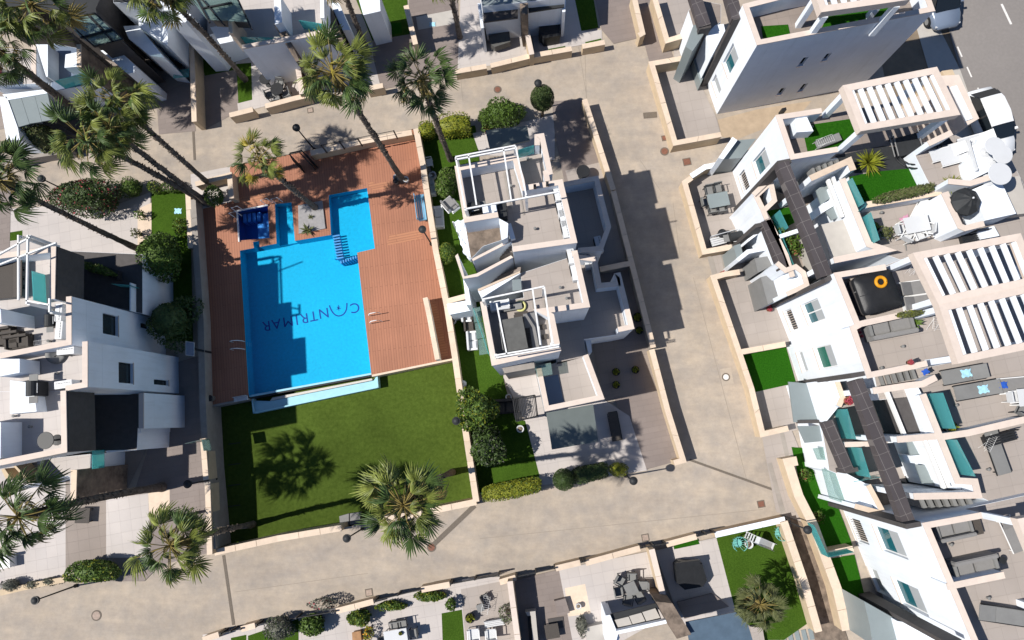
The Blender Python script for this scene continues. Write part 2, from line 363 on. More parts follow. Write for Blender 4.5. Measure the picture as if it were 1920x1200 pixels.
# ------------------------------------------------------------------ house builder
def block(parent, px, zt, zf, zb, floor='terrace_tile', par=None, th=.22, facades=None, wm='white_render', cm='coping_pink', over=.015, stone=0):
    """A flat-roofed volume sighted along the outer edge of its parapet top (height zt): body up to the terrace floor zf,
    tiled floor, parapet with coping on the edges in par (None = all), facades {edge: [openings]} with recessed windows."""
    P = [W(x, y, zt).xy for x, y in px]
    if area2(P) < 0:
        P = P[::-1]; n = len(P)
        remap = lambda i: (n - 2 - i) % n
        if par is not None: par = [remap(i) for i in par]
        if facades: facades = {remap(i): v for i, v in facades.items()}
    n = len(P); facades = facades or {}
    if par is None: par = list(range(n))
    d = [.22 if i in facades else 0.0 for i in range(n)]
    B = lineoff(P, d, True)
    prism_w('wall', B, zf, zb, wm, parent)
    Fi = lineoff(P, [.01] * n, True)
    mesh_obj('terrace_floor', [(q.x, q.y, zf + .004) for q in Fi], [list(range(n))], floor, parent)
    if par and zt > zf + .05:
        I = lineoff(P, [th] * n, True); O2 = lineoff(P, [.0] * n, True); Oc = lineoff(P, [-over] * n, True); Ic = lineoff(P, [th + over] * n, True)
        vs, fs = [], []; first = True
        for i in par:
            j = (i + 1) % n
            def endp(arr, base, idx, other):      # square end when the neighbouring edge has no parapet
                return arr[idx]
            a_o, b_o, b_i, a_i = O2[i], O2[j], I[j], I[i]
            e = (P[j] - P[i]).normalized(); nn = Vector((-e.y, e.x))
            if (i - 1) % n not in par: a_i = P[i] + nn * th
            if j not in par: b_i = P[j] + nn * th
            prism_geo([a_o, b_o, b_i, a_i], zf + .006, zt - .05, vs, fs)
            ac_o, bc_o, bc_i, ac_i = Oc[i], Oc[j], Ic[j], Ic[i]
            if (i - 1) % n not in par: ac_o, ac_i = P[i] - nn * over, P[i] + nn * (th + over)
            if j not in par: bc_o, bc_i = P[j] - nn * over, P[j] + nn * (th + over)
            prism_w('coping', [ac_o, bc_o, bc_i, ac_i], zt, zt - .05, cm, parent)
        mesh_obj('parapet', vs, fs, wm, parent)
    for i, wins in facades.items():
        ws = [wallwin(parent, P[i], P[(i + 1) % n], q[1], q[2]) if q[0] == 'px' else q for q in wins]
        facade(parent, P[i], P[(i + 1) % n], zb, zf, ws, wm)
    return P
def facade(parent, A, B, z0, z1, wins, wm, depth=.22):
    """wins: (u0,u1,za,zb,kind) in metres along A->B; outside is to the right of A->B for a ccw outline"""
    A = Vector((A.x, A.y)); B = Vector((B.x, B.y)); L = (B - A).length; e = (B - A) / L; nout = Vector((e.y, -e.x))
    wins = [(max(.05, a), min(L - .05, b), max(z0 + .05, c), min(z1 - .05, d), k) for a, b, c, d, k in wins if a < L - .1]
    us = sorted({0, L} | {w_[0] for w_ in wins} | {w_[1] for w_ in wins}); zs = sorted({z0, z1} | {w_[2] for w_ in wins} | {w_[3] for w_ in wins})
    vs, fs = [], []
    def pt(u, z, dd=0): q = A + e * u - nout * dd; return (q.x, q.y, z)
    def quad(a, b, c, d): k = len(vs); vs.extend([a, b, c, d]); fs.append([k, k + 1, k + 2, k + 3])
    for i in range(len(us) - 1):
        for j in range(len(zs) - 1):
            um, zm = (us[i] + us[i + 1]) / 2, (zs[j] + zs[j + 1]) / 2
            if any(w_[0] < um < w_[1] and w_[2] < zm < w_[3] for w_ in wins): continue
            quad(pt(us[i], zs[j]), pt(us[i + 1], zs[j]), pt(us[i + 1], zs[j + 1]), pt(us[i], zs[j + 1]))
    for a, b, c, d, k in wins:
        quad(pt(a, c), pt(b, c), pt(b, c, depth), pt(a, c, depth)); quad(pt(a, d, depth), pt(b, d, depth), pt(b, d), pt(a, d))
        quad(pt(a, c, depth), pt(a, d, depth), pt(a, d), pt(a, c)); quad(pt(b, c), pt(b, d), pt(b, d, depth), pt(b, c, depth))
    quad(pt(0, z1), pt(L, z1), pt(L, z1, depth), pt(0, z1, depth))
    quad(pt(0, z0), pt(0, z1), pt(0, z1, depth), pt(0, z0, depth)); quad(pt(L, z1), pt(L, z0), pt(L, z0, depth), pt(L, z1, depth))
    mesh_obj('facade', vs, fs, wm, parent)
    for a, b, c, d, k in wins:
        window(parent, lambda u, z, dd: pt(u, z, dd), a, b, c, d, k)
def window(parent, pt, a, b, c, d, kind):
    def slab(name, u0, u1, za, zb, d0, d1, m, par):
        v = [pt(u0, za, d0), pt(u1, za, d0), pt(u1, zb, d0), pt(u0, zb, d0), pt(u0, za, d1), pt(u1, za, d1), pt(u1, zb, d1), pt(u0, zb, d1)]
        return mesh_obj(name, v, [[0, 1, 2, 3], [7, 6, 5, 4], [0, 4, 5, 1], [1, 5, 6, 2], [2, 6, 7, 3], [3, 7, 4, 0]], m, par)
    f = .05; fm = 'dark_metal' if kind in ('dark', 'slot') else 'white_metal'
    vs, fs = [], []
    def fr(u0, u1, za, zb):
        k = len(vs); vs.extend([pt(u0, za, .13), pt(u1, za, .13), pt(u1, zb, .13), pt(u0, zb, .13), pt(u0, za, .19), pt(u1, za, .19), pt(u1, zb, .19), pt(u0, zb, .19)])
        fs.extend([[k + i for i in q] for q in ([0, 1, 2, 3], [7, 6, 5, 4], [0, 4, 5, 1], [1, 5, 6, 2], [2, 6, 7, 3], [3, 7, 4, 0])])
    fr(a, b, c, c + f); fr(a, b, d - f, d); fr(a, a + f, c + f, d - f); fr(b - f, b, c + f, d - f)
    if kind == 'wide': fr((a + b) / 2 - .03, (a + b) / 2 + .03, c + f, d - f)
    wf = mesh_obj('window', vs, fs, fm, parent)
    pm = {'dark': 'pane_dark', 'slot': 'pane_dark', 'shut': 'shutter', 'grille': 'charcoal', 'wide': 'pane', 'teal': 'pane', 'green': 'blind_green'}[kind]
    if kind in ('wide', 'teal', 'green'):
        zm = c + (d - c) * (.5 if kind != 'wide' else .45)
        slab('pane', a + f, b - f, c + f, d - f, .155, .165, pm, wf)
        slab('roller_shutter', a + f, b - f, zm, d - f, .135, .15, 'shutter', wf)
    else:
        slab('pane', a + f, b - f, c + f, d - f, .155, .165, pm, wf)
    if kind == 'grille':
        vs2, fs2 = [], []
        n = max(3, int((b - a) / .12))
        for i in range(1, n):
            u = a + (b - a) * i / n; k = len(vs2)
            vs2.extend([pt(u - .012, c, .02), pt(u + .012, c, .02), pt(u + .012, d, .02), pt(u - .012, d, .02), pt(u - .012, c, .045), pt(u + .012, c, .045), pt(u + .012, d, .045), pt(u - .012, d, .045)])
            fs2.extend([[k + j for j in q] for q in ([0, 1, 2, 3], [7, 6, 5, 4], [0, 4, 5, 1], [1, 5, 6, 2], [2, 6, 7, 3], [3, 7, 4, 0])])
        mesh_obj('grille', vs2, fs2, 'coping_pink', wf)
    slab('sill', a - .04, b + .04, c - .05, c - .005, -.04, .13, 'coping_pink', wf)
def wallwin(parent, a, b, px, kind, depth_off=-.004):
    """window sighted as 4 points on the vertical wall through world points a,b (outside on the right of a->b)"""
    a = Vector((a[0], a[1])); b = Vector((b[0], b[1])); e = (b - a).normalized(); no = Vector((e.y, -e.x))
    us, zs = [], []
    for x, y in px:
        d = ROT @ Vector(((x - CX) / FPX, -(y - CY) / FPX, -1)); den = d.x * no.x + d.y * no.y
        t = (a.x * no.x + a.y * no.y) / den
        us.append((d.x * t - a.x) * e.x + (d.y * t - a.y) * e.y); zs.append(H + d.z * t)
    us.sort(); zs.sort(); h = len(us) // 2
    return (sum(us[:h]) / h, sum(us[h:]) / h, sum(zs[:h]) / h, sum(zs[h:]) / h, kind)
def sub(parent, name, px, z1, z0, m, zt=None): return prism(name, px, z1, z0, m, parent, zt)
def glass_rail(parent, px, zf, h=1.0, m='glass', name='glass_balustrade', seg=1.25):
    P = [W(x, y, zf + h).xy for x, y in px]
    for i in range(len(P) - 1):
        a, b = P[i], P[i + 1]; L = (b - a).length; k = max(1, round(L / seg)); e = (b - a) / L; nn = Vector((-e.y, e.x)) * .01
        for j in range(k):
            p, q = a + e * (L * j / k + .015), a + e * (L * (j + 1) / k - .015)
            prism_w(name, [p + nn, q + nn, q - nn, p - nn], zf + h, zf + .01, m, parent)
def stair(parent, px_top, px_bot, z_top, z_bot, n, m='dark_tile', name='step'):
    """steps between a pair of points at the top and a pair at the bottom (sighted at mid height)"""
    a0, a1 = [W(x, y, z_top).xy for x, y in px_top]; b0, b1 = [W(x, y, z_bot).xy for x, y in px_bot]
    for i in range(n):
        t0, t1 = i / n, (i + 1) / n; z = z_top - (z_top - z_bot) * (i + .5) / n
        prism_w(name, [a0.lerp(b0, t0), a0.lerp(b0, t1), a1.lerp(b1, t1), a1.lerp(b1, t0)], z, min(z_bot, z_top) - .05, m, parent)
def beam(parent, pa, pb, z1, th, hgt, m, name='beam'):
    a, b = W(*pa, z1).xy, W(*pb, z1).xy; e = (b - a).normalized(); nn = Vector((-e.y, e.x)) * th / 2
    return prism_w(name, [a + nn, b + nn, b - nn, a - nn], z1, z1 - hgt, m, parent)
def pergola(parent, px, z, slats, zf, frame=.30, slat_w=.21, m='white_render', cm='coping_pink', axis=0):
    """px = four corners; slats run from side 0-1 to side 3-2; posts at the corners"""
    P = [W(x, y, z).xy for x, y in px]
    for q in strip_quads(ccw(P), frame, 0, True): prism_w('pergola_frame', q, z, z - .45, cm, parent)
    a, b, c, d = P
    for i in range(slats):
        t = (i + .75) / (slats + .5)
        p, q = a.lerp(b, t), d.lerp(c, t); e = (q - p).normalized(); nn = Vector((-e.y, e.x)) * slat_w / 2
        p, q = p + e * (frame + .01), q - e * (frame + .01)
        prism_w('slat', [p + nn, q + nn, q - nn, p - nn], z - .03, z - .12, m, parent)
    cen = (a + b + c + d) / 4
    for q in P:
        q2 = q + (cen - q).normalized() * .38
        prism_w('post', [q2 + Vector(v) for v in ((-.13, -.13), (.13, -.13), (.13, .13), (-.13, .13))], z - .452, zf, m, parent)
# ------------------------------------------------------------------ furniture and street furniture builders
def root(name, cat): return thing(name, 'x', cat, (0, 0, 0))
def mk_chair(fm, sm, arms=True):
    def f():
        r = root('garden_chair', 'chair')
        G().box(0, 0, .42, .46, .46, .045).out('seat', sm, r, bevel=.01)
        G().box(-.23, 0, .46, .045, .46, .44).out('backrest', sm, r, bevel=.01)
        for x in (-.2, .2):
            for y in (-.2, .2): G().box(x, y, 0, .035, .035, .42).out('leg', fm, r)
        if arms:
            for y in (-.25, .25):
                G().box(-.02, y, .62, .46, .04, .03).box(.19, y, .42, .03, .03, .2).out('armrest', fm, r)
        return r
    return f
def mk_table(tm, fm, sx=1.1, sy=.75, h=.74):
    def f():
        r = root('garden_table', 'table')
        G().box(0, 0, h - .04, sx, sy, .04).out('table_top', tm, r, bevel=.008)
        G().box(0, 0, h - .09, sx - .12, sy - .12, .048).out('table_frame', fm, r)
        for x in (-1, 1):
            for y in (-1, 1): G().box(x * (sx / 2 - .07), y * (sy / 2 - .07), 0, .05, .05, h - .09).out('leg', fm, r)
        return r
    return f
def mk_round(tm, R, h=.74):
    def f():
        r = root('round_table', 'table')
        G().lathe((0, 0, h), [(R - .01, 0), (R, .01), (R, .03), (R - .01, .04)], 28).out('table_top', tm, r)
        G().lathe((0, 0, 0), [(.25, 0), (.25, .03), (.04, .06), (.04, h - .002)], 14).out('pedestal', tm, r)
        return r
    return f
def mk_lounger(cm, fm, up=.55):
    def f():
        r = root('sun_lounger', 'sun lounger')
        G().box(-.3, 0, .30, 1.3, .62, .05).out('mattress', cm, r, bevel=.015)
        g = G(); L = .7; a = up
        x0, z0 = .36, .31
        v = [(x0, -.31, z0), (x0, .31, z0), (x0 + L * math.cos(a), .31, z0 + L * math.sin(a)), (x0 + L * math.cos(a), -.31, z0 + L * math.sin(a))]
        nx, nz = -math.sin(a) * .05, math.cos(a) * .05
        v += [(p[0] + nx, p[1], p[2] + nz) for p in v]
        g.raw(v, [[0, 1, 2, 3], [7, 6, 5, 4], [0, 4, 5, 1], [1, 5, 6, 2], [2, 6, 7, 3], [3, 7, 4, 0]]).out('backrest', cm, r)
        for s in (-1, 1): G().box(0, s * .335, .26, 1.9, .04, .05).out('side_rail', fm, r)
        for x in (-.8, .75):
            for y in (-.3, .3): G().box(x, y, 0, .04, .04, .26).out('leg', fm, r)
        return r
    return f
def mk_sofa(cm, bm_, L=1.6, D=.8, arms=(1, 1)):
    def f():
        r = root('garden_sofa', 'sofa')
        G().box(0, 0, .0, L, D, .30).out('base', bm_, r, bevel=.01)
        n = max(1, round(L / .75))
        for i in range(n): G().box(-L / 2 + L * (i + .5) / n, -.06, .305, L / n - .05, D - .25, .13).out('seat_cushion', cm, r, bevel=.03)
        G().box(0, D / 2 - .08, .30, L, .16, .42).out('backrest', cm, r, bevel=.03)
        for k, s in enumerate((-1, 1)):
            if arms[k]: G().box(s * (L / 2 - .06), -.08, .30, .12, D - .18, .25).out('armrest', bm_, r, bevel=.01)
        return r
    return f
def mk_lamp():
    r = root('lamp_post', 'street lamp')
    G().lathe((0, 0, 0), [(.10, 0), (.10, .12), (.045, .2), (.04, 1.2), (.032, 2.95)], 10).out('pole', 'dark_metal', r, True)
    prof = [(.19 * math.sin(math.pi * (i / 12)) + .003, -.19 * math.cos(math.pi * i / 12)) for i in range(13)]
    G().lathe((0, 0, 3.12), prof, 18).out('globe', 'charcoal', r, True)
    G().lathe((0, 0, 3.18), [(.20, 0), (.21, .015), (.20, .03)], 18).out('rim', 'dark_metal', r)
    return r
def mk_ac():
    r = root('air_conditioner', 'air conditioner')
    G().box(0, 0, .06, .82, .34, .60).out('case', 'white_plastic', r, bevel=.015)
    G().box(-.3, 0, 0, .05, .34, .058).box(.3, 0, 0, .05, .34, .058).out('feet', 'dark_metal', r)
    g = G()
    for i in range(9): g.box(-.12, -.178, .12 + i * .055, .5, .012, .02)
    g.out('fan_grille', 'dark_metal', r)
    g = G()
    for i in range(6): g.box(-.3 + i * .12, .06, .662, .09, .03, .006)
    g.out('vents', 'grey_slats', r)
    return r
def mk_pot(pm, lm, R=.22, leafR=.38, n=120, ls=.09):
    def f():
        r = root('potted_plant', 'potted plant')
        G().lathe((0, 0, 0), [(R * .7, 0), (R, .36), (R * 1.05, .38), (R * .9, .38), (R * .88, .33), (.01, .33)], 14).out('pot', pm, r, True)
        v, fc = [], []; rnd = random.Random(hash(pm + lm) % 999)
        for i in range(n):
            d = Vector((rnd.gauss(0, 1), rnd.gauss(0, 1), abs(rnd.gauss(0, 1)))).normalized() * leafR * rnd.uniform(.3, 1)
            leaf(v, fc, Vector((d.x, d.y, d.z + .4)), ls, rnd)
        G().raw(v, fc).out('foliage', lm, r)
        return r
    return f
def mk_agave(lm, n=22, L=.5, w=.09, pot=None):
    def f():
        r = root('spiky_plant', 'plant')
        v, fc = [], []; rnd = random.Random(5)
        z0 = .0
        if pot:
            G().lathe((0, 0, 0), [(.16, 0), (.22, .3), (.20, .3), (.18, .26), (.01, .26)], 14).out('pot', pot, r, True); z0 = .26
        for i in range(n):
            a = rnd.uniform(0, 6.28); e = rnd.uniform(.15, 1.3); l = L * rnd.uniform(.75, 1.1)
            d = Vector((math.cos(a) * math.cos(e), math.sin(a) * math.cos(e), math.sin(e))); s = Vector((-math.sin(a), math.cos(a), 0)) * w / 2
            b = Vector((0, 0, z0)); m1 = b + d * l * .5; tip = b + d * l + Vector((0, 0, -.12 * l)); k = len(v)
            v += [tuple(b + s * .6), tuple(b - s * .6), tuple(m1 - s), tuple(m1 + s), tuple(tip)]
            fc += [[k, k + 1, k + 2, k + 3], [k + 3, k + 2, k + 4]]
        G().raw(v, fc).out('foliage', lm, r)
        return r
    return f
def mk_parasol():
    r = root('parasol', 'parasol'); v, fc = [], []; n = 8
    G().lathe((0, 0, 0), [(.28, 0), (.28, .08), (.04, .1), (.03, 2.3), (.05, 2.45), (.01, 2.5)], 12).out('pole', 'dark_metal', r, True)
    for i in range(n):
        a0, a1 = 2 * math.pi * i / n, 2 * math.pi * (i + 1) / n; k = 0
        ring = [(0.04, 2.42), (.42, 2.28), (.82, 1.98), (.84, 1.86)]
        v, fc = [], []
        for rr, z in ring:
            for t in (0, .5, 1):
                a = a0 + (a1 - a0) * t; q = rr * (1 - .04 * (t == .5)); v.append((q * math.cos(a), q * math.sin(a), z - .03 * (t == .5)))
        for j in range(3):
            for t in range(2): fc.append([j * 3 + t, j * 3 + t + 1, j * 3 + t + 4, j * 3 + t + 3])
        G().raw(v, fc).out('canopy_panel', 'charcoal', r)
    G().lathe((0, 0, 2.45), [(.05, 0), (.06, .06), (.01, .1)], 10).out('finial', 'white_plastic', r)
    return r
def mk_hottub():
    r = root('hot_tub', 'hot tub')
    def rr(hx, hy, c, z):
        p = []
        for sx, sy, a0 in ((1, 1, 0), (-1, 1, 90), (-1, -1, 180), (1, -1, 270)):
            for k in range(5):
                a = math.radians(a0 + 22.5 * k); p.append((sx * (hx - c) + c * math.cos(a), sy * (hy - c) + c * math.sin(a), z))
        return p
    def loft(rings):
        v = []; f = []
        for q in rings: v += q
        n = len(rings[0])
        for i in range(len(rings) - 1):
            for j in range(n): f.append([i * n + j, i * n + (j + 1) % n, (i + 1) * n + (j + 1) % n, (i + 1) * n + j])
        f.append([(len(rings) - 1) * n + j for j in range(n)]); return v, f
    G().raw(*loft([rr(.95, .95, .25, 0), rr(1, 1, .25, .1), rr(1, 1, .25, .78)])).out('cabinet', 'dark_clad_plain', r)
    G().raw(*loft([rr(1.04, 1.04, .28, .62), rr(1.05, 1.05, .28, .84), rr(1.02, 1.02, .28, .89), rr(.4, .4, .2, .90)])).out('cover', 'black_cover', r, True)
    G().box(0, 0, .895, 2.0, .03, .012).out('cover_fold', 'dark_metal', r)
    for s in (-1, 1):
        G().box(s * 1.05, .3, .60, .02, .05, .2).out('strap', 'grey_slats', r)
    return r
def mk_egg():
    r = root('wire_chair', 'chair'); n = 14
    for i in range(n):
        a = math.radians(-60 + 300 * i / (n - 1)); p = [(.34 * math.cos(a) * k + (.0), .34 * math.sin(a) * k, z) for k, z in ((.35, .36), (.8, .40), (1.05, .52), (1.1, .8))]
        G().tube(p, .012, 5).out('slat', 'teal_plastic', r)
    G().tube([(.37 * math.cos(math.radians(-60 + 20 * i)), .37 * math.sin(math.radians(-60 + 20 * i)), .8) for i in range(16)], .018, 6).out('rim', 'teal_plastic', r)
    G().lathe((0, 0, .33), [(.2, 0), (.22, .02), (.2, .04)], 14).out('seat', 'teal_plastic', r)
    for a in (45, 135, 225, 315):
        c, s = math.cos(math.radians(a)), math.sin(math.radians(a)); G().tube([(.12 * c, .12 * s, .34), (.27 * c, .27 * s, 0)], .014, 5).out('leg', 'teal_plastic', r)
    return r
def mk_bbq():
    r = root('barbecue', 'barbecue')
    G().box(0, 0, .1, .65, .5, .68).out('cabinet', 'dark_metal', r, bevel=.01)
    v, f = [], []; K = 8
    for x in (-.33, .33):
        for i in range(K + 1):
            a = math.pi * i / K; v.append((x, .26 * math.cos(a), .80 + .26 * math.sin(a)))
    for i in range(K): f.append([i, i + 1, K + 2 + i, K + 1 + i])
    f.append(list(range(K + 1))); f.append(list(range(2 * K + 1, K, -1)))
    G().raw(v, f).out('lid', 'charcoal', r)
    for s in (-1, 1): G().box(s * .5, 0, .72, .3, .4, .03).out('side_shelf', 'grey_slats', r)
    G().tube([(-.22, -.3, .92), (.22, -.3, .92)], .014).out('handle', 'white_metal', r)
    for x in (-.28, .28): G().lathe((x, 0, 0), [(.06, .0), (.06, .1)], 10).out('wheel', 'tyre', r)
    return r
def mk_rack():
    r = root('drying_rack', 'clothes rack')
    for s in (-1, 1):
        G().tube([(-.7, s * .28, .0), (.0, s * .28, .85), (.75, s * .28, .85)], .012, 5).tube([(.7, s * .28, 0), (0, s * .28, .85), (-.75, s * .28, .85)], .012, 5).out('side_frame', 'white_metal', r)
    for i in range(9): G().tube([(-.72 + i * .18, -.28, .855), (-.72 + i * .18, .28, .855)], .007, 4).out('rod', 'white_metal', r)
    return r
def mk_slide():
    r = root('garden_slide', 'slide')
    v = [(0, -.2, 1.1), (0, .2, 1.1), (.25, .22, 1.1), (.25, -.22, 1.1), (1.35, -.2, .12), (1.35, .2, .12), (1.6, .2, .08), (1.6, -.2, .08)]
    G().raw(v + [(a, b, c - .04) for a, b, c in v], [[0, 3, 2, 1], [3, 4, 5, 2], [4, 7, 6, 5], [8, 9, 10, 11], [11, 10, 13, 12], [12, 13, 14, 15], [0, 1, 9, 8], [7, 15, 14, 6]]).out('chute', 'white_plastic', r)
    for s in (-1, 1):
        G().raw([(0, s * .2, 1.1), (.25, s * .21, 1.1), (1.35, s * .2, .12), (1.6, s * .2, .08), (0, s * .23, 1.22), (.25, s * .24, 1.22), (1.35, s * .23, .24), (1.6, s * .23, .18)], [[0, 1, 5, 4], [1, 2, 6, 5], [2, 3, 7, 6]]).out('side_wall', 'white_plastic', r)
        G().tube([(-.45, s * .2, 0), (0, s * .2, 1.12)], .02).out('ladder_rail', 'white_plastic', r)
    for i in range(4): G().box(-.36 + i * .09, 0, .22 + .22 * i, .08, .4, .03).out('rung', 'white_plastic', r)
    return r
def mk_tank():
    r = root('water_tank', 'tank')
    G().lathe((0, 0, 0), [(.36, 0), (.38, .05), (.38, .7), (.34, .8), (.1, .84), (.01, .85)], 22).out('body', 'white_plastic', r, True)
    G().lathe((.1, 0, .83), [(.10, 0), (.10, .04), (.01, .05)], 12).out('lid', 'white_plastic', r)
    return r
def mk_ladder():
    r = root('pool_ladder', 'pool ladder')
    for s in (-1, 1):
        G().tube([(.55, s * .22, 0), (.52, s * .22, .55), (.35, s * .22, .78), (.05, s * .22, .72), (-.08, s * .22, .4), (-.10, s * .22, -1.1)], .022, 7).out('rail', 'white_metal', r, True)
    for i in range(4): G().box(-.10, 0, -.25 - .25 * i, .09, .44, .03).out('rung', 'white_metal', r)
    return r
def mk_shower():
    r = root('pool_shower', 'shower')
    G().lathe((0, 0, 0), [(.12, 0), (.12, .03), (.035, .05), (.035, 2.1)], 10).out('post', 'white_metal', r, True)
    G().tube([(0, 0, 2.08), (.3, 0, 2.2), (.5, 0, 2.12)], .02).out('arm', 'white_metal', r)
    G().lathe((.5, 0, 2.07), [(.09, 0), (.09, .03), (.02, .06)], 12).out('shower_head', 'white_metal', r)
    return r
def mk_bench(m1):
    def f():
        r = root('garden_bench', 'bench')
        for i in range(4): G().box(0, -.18 + i * .12, .42, 1.5, .10, .03).out('seat_slat', m1, r)
        for i in range(3): G().box(0, .27, .52 + i * .12, 1.5, .03, .09).out('back_slat', m1, r)
        for x in (-.65, .65): G().box(x, .02, 0, .05, .46, .42).box(x, .25, .42, .05, .03, .45).out('side_frame', m1, r)
        return r
    return f
def mk_vase(m_='white_plastic'):
    def f():
        r = root('garden_urn', 'planter')
        G().lathe((0, 0, 0), [(.14, 0), (.2, .2), (.16, .45), (.22, .5), (.18, .5), (.13, .4), (.01, .4)], 16).out('bowl', m_, r, True)
        G().lathe((0, 0, .4), [(.01, 0), (.13, .01), (.12, .06), (.01, .1)], 12).out('soil', 'earth', r)
        return r
    return f
def mk_ring():
    r = root('swim_ring', 'swim ring'); v, f = [], []; A, B = 20, 8
    for i in range(A):
        for j in range(B):
            a, b = 6.2832 * i / A, 6.2832 * j / B; v.append(((.3 + .11 * math.cos(b)) * math.cos(a), (.3 + .11 * math.cos(b)) * math.sin(a), .11 + .11 * math.sin(b)))
            f.append([i * B + j, ((i + 1) % A) * B + j, ((i + 1) % A) * B + (j + 1) % B, i * B + (j + 1) % B])
    G().raw(v, f).out('tube', 'orange', r, True)
    G().lathe((.3, 0, .2), [(.02, 0), (.02, .04)], 8).out('valve', 'dark_metal', r)
    return r
def mk_cloth(m_):
    def f():
        v, fc = [], []; rnd = random.Random(3); N = 9
        for i in range(N):
            for j in range(N): v.append(((i - 4) * .09 * (1 + .1 * math.sin(j)), (j - 4) * .07 * (1 + .15 * math.sin(i * 1.7)), .03 + .05 * rnd.random()))
        for i in range(N - 1):
            for j in range(N - 1): fc.append([i * N + j, (i + 1) * N + j, (i + 1) * N + j + 1, i * N + j + 1])
        o = G().raw(v, fc).out('beach_towel', m_, None, True); o['label'] = 'x'; o['category'] = 'towel'; return o
    return f
def mk_sled():
    r = root('garden_swing', 'swing')
    for s, R in ((-1, .9), (1, .72)):
        G().tube([(R * math.cos(math.radians(a)), R * math.sin(math.radians(a)), .35 + .004 * (a + 180)) for a in range(-180, 15, 13)], .035, 7).out('arc_rail', 'dark_metal', r, True)
    for x in (-.9, -.72, .45): G().tube([(x, 0, .35), (x, 1.0, .5)], .03, 6).out('side_rail', 'grey_slats', r)
    G().box(-.15, .4, .3, 1.1, .9, .08).out('seat', 'charcoal', r, bevel=.02)
    for x in (-.7, .6):
        for y in (.0, .9): G().box(x, y, 0, .05, .05, .35).out('leg', 'dark_metal', r)
    return r
def mk_bin():
    r = root('waste_bin', 'bin')
    G().lathe((0, 0, 0), [(.2, 0), (.23, .6), (.24, .62)], 14).out('body', 'grey_slats', r, True)
    G().lathe((0, 0, .62), [(.25, 0), (.25, .03), (.1, .09), (.01, .1)], 14).out('lid', 'dark_metal', r, True)
    return r
def mk_cushion_seat():
    r = root('lounge_chair', 'chair')
    G().box(0, 0, .0, .75, .75, .06).out('base', 'white_metal', r)
    G().box(0, 0, .065, .7, .7, .3).out('frame', 'white_metal', r, bevel=.02)
    G().box(.05, 0, .37, .55, .6, .12).out('seat_cushion', 'grey_fabric', r, bevel=.03)
    G().box(-.3, 0, .37, .12, .7, .4).out('backrest', 'grey_fabric', r, bevel=.03)
    return r
BUILD = dict(
    lamp=mk_lamp, ac=mk_ac, parasol=mk_parasol, hottub=mk_hottub, egg=mk_egg, bbq=mk_bbq, rack=mk_rack, slide=mk_slide, tank=mk_tank, ladder=mk_ladder,
    shower=mk_shower, bench_white=mk_bench('white_plastic'), bench_dark=mk_bench('dark_metal'), bench_blue=mk_bench('sky_plastic'), urn=mk_vase(), ring=mk_ring, swing=mk_sled, bin=mk_bin,
    chair_white=mk_chair('white_metal', 'white_plastic'), chair_grey=mk_chair('dark_metal', 'grey_slats'), chair_dark=mk_chair('dark_metal', 'rattan'), chair_lounge=mk_cushion_seat,
    table_white=mk_table('white_plastic', 'white_metal'), table_glass=mk_table('skylight', 'dark_metal', 1.15, .8), table_dark=mk_table('rattan', 'dark_metal', 1.4, .85), table_low=mk_table('rattan', 'dark_metal', .8, .8, .4),
    table_square=mk_table('grey_slats', 'dark_metal', .62, .62), table_slat=mk_table('grey_cover', 'dark_metal', .85, 1.35),
    round_white=mk_round('white_plastic', .45), round_dark=mk_round('dark_metal', .38), lounger_grey=mk_lounger('grey_fabric', 'white_metal', .5), lounger_white=mk_lounger('white_plastic', 'white_metal', .7),
    lounger_dark=mk_lounger('rattan', 'dark_metal', .3), lounger_slat=mk_lounger('grey_slats', 'dark_metal', .12), sofa_grey=mk_sofa('grey_fabric', 'grey_slats'), sofa_dark=mk_sofa('rattan', 'rattan', 1.5), sofa_white=mk_sofa('white_plastic', 'white_metal', 1.3, .7),
    pot_green=mk_pot('terracotta', 'leaf_green'), pot_white=mk_pot('white_plastic', 'leaf_olive'), pot_dark=mk_pot('charcoal', 'leaf_yellow', .26, .25, 90), pot_flower=mk_pot('terracotta', 'flower', .2, .22, 90, .07),
    agave=mk_agave('leaf_olive'), agave_pot=mk_agave('leaf_green', pot='white_plastic'), spiky=mk_agave('leaf_yellow', 90, .85, .07), towel_blue=mk_cloth('blue_cloth'), towel_pale=mk_cloth('pale_blue_cloth'), towel_pink=mk_cloth('pink_cloth'))
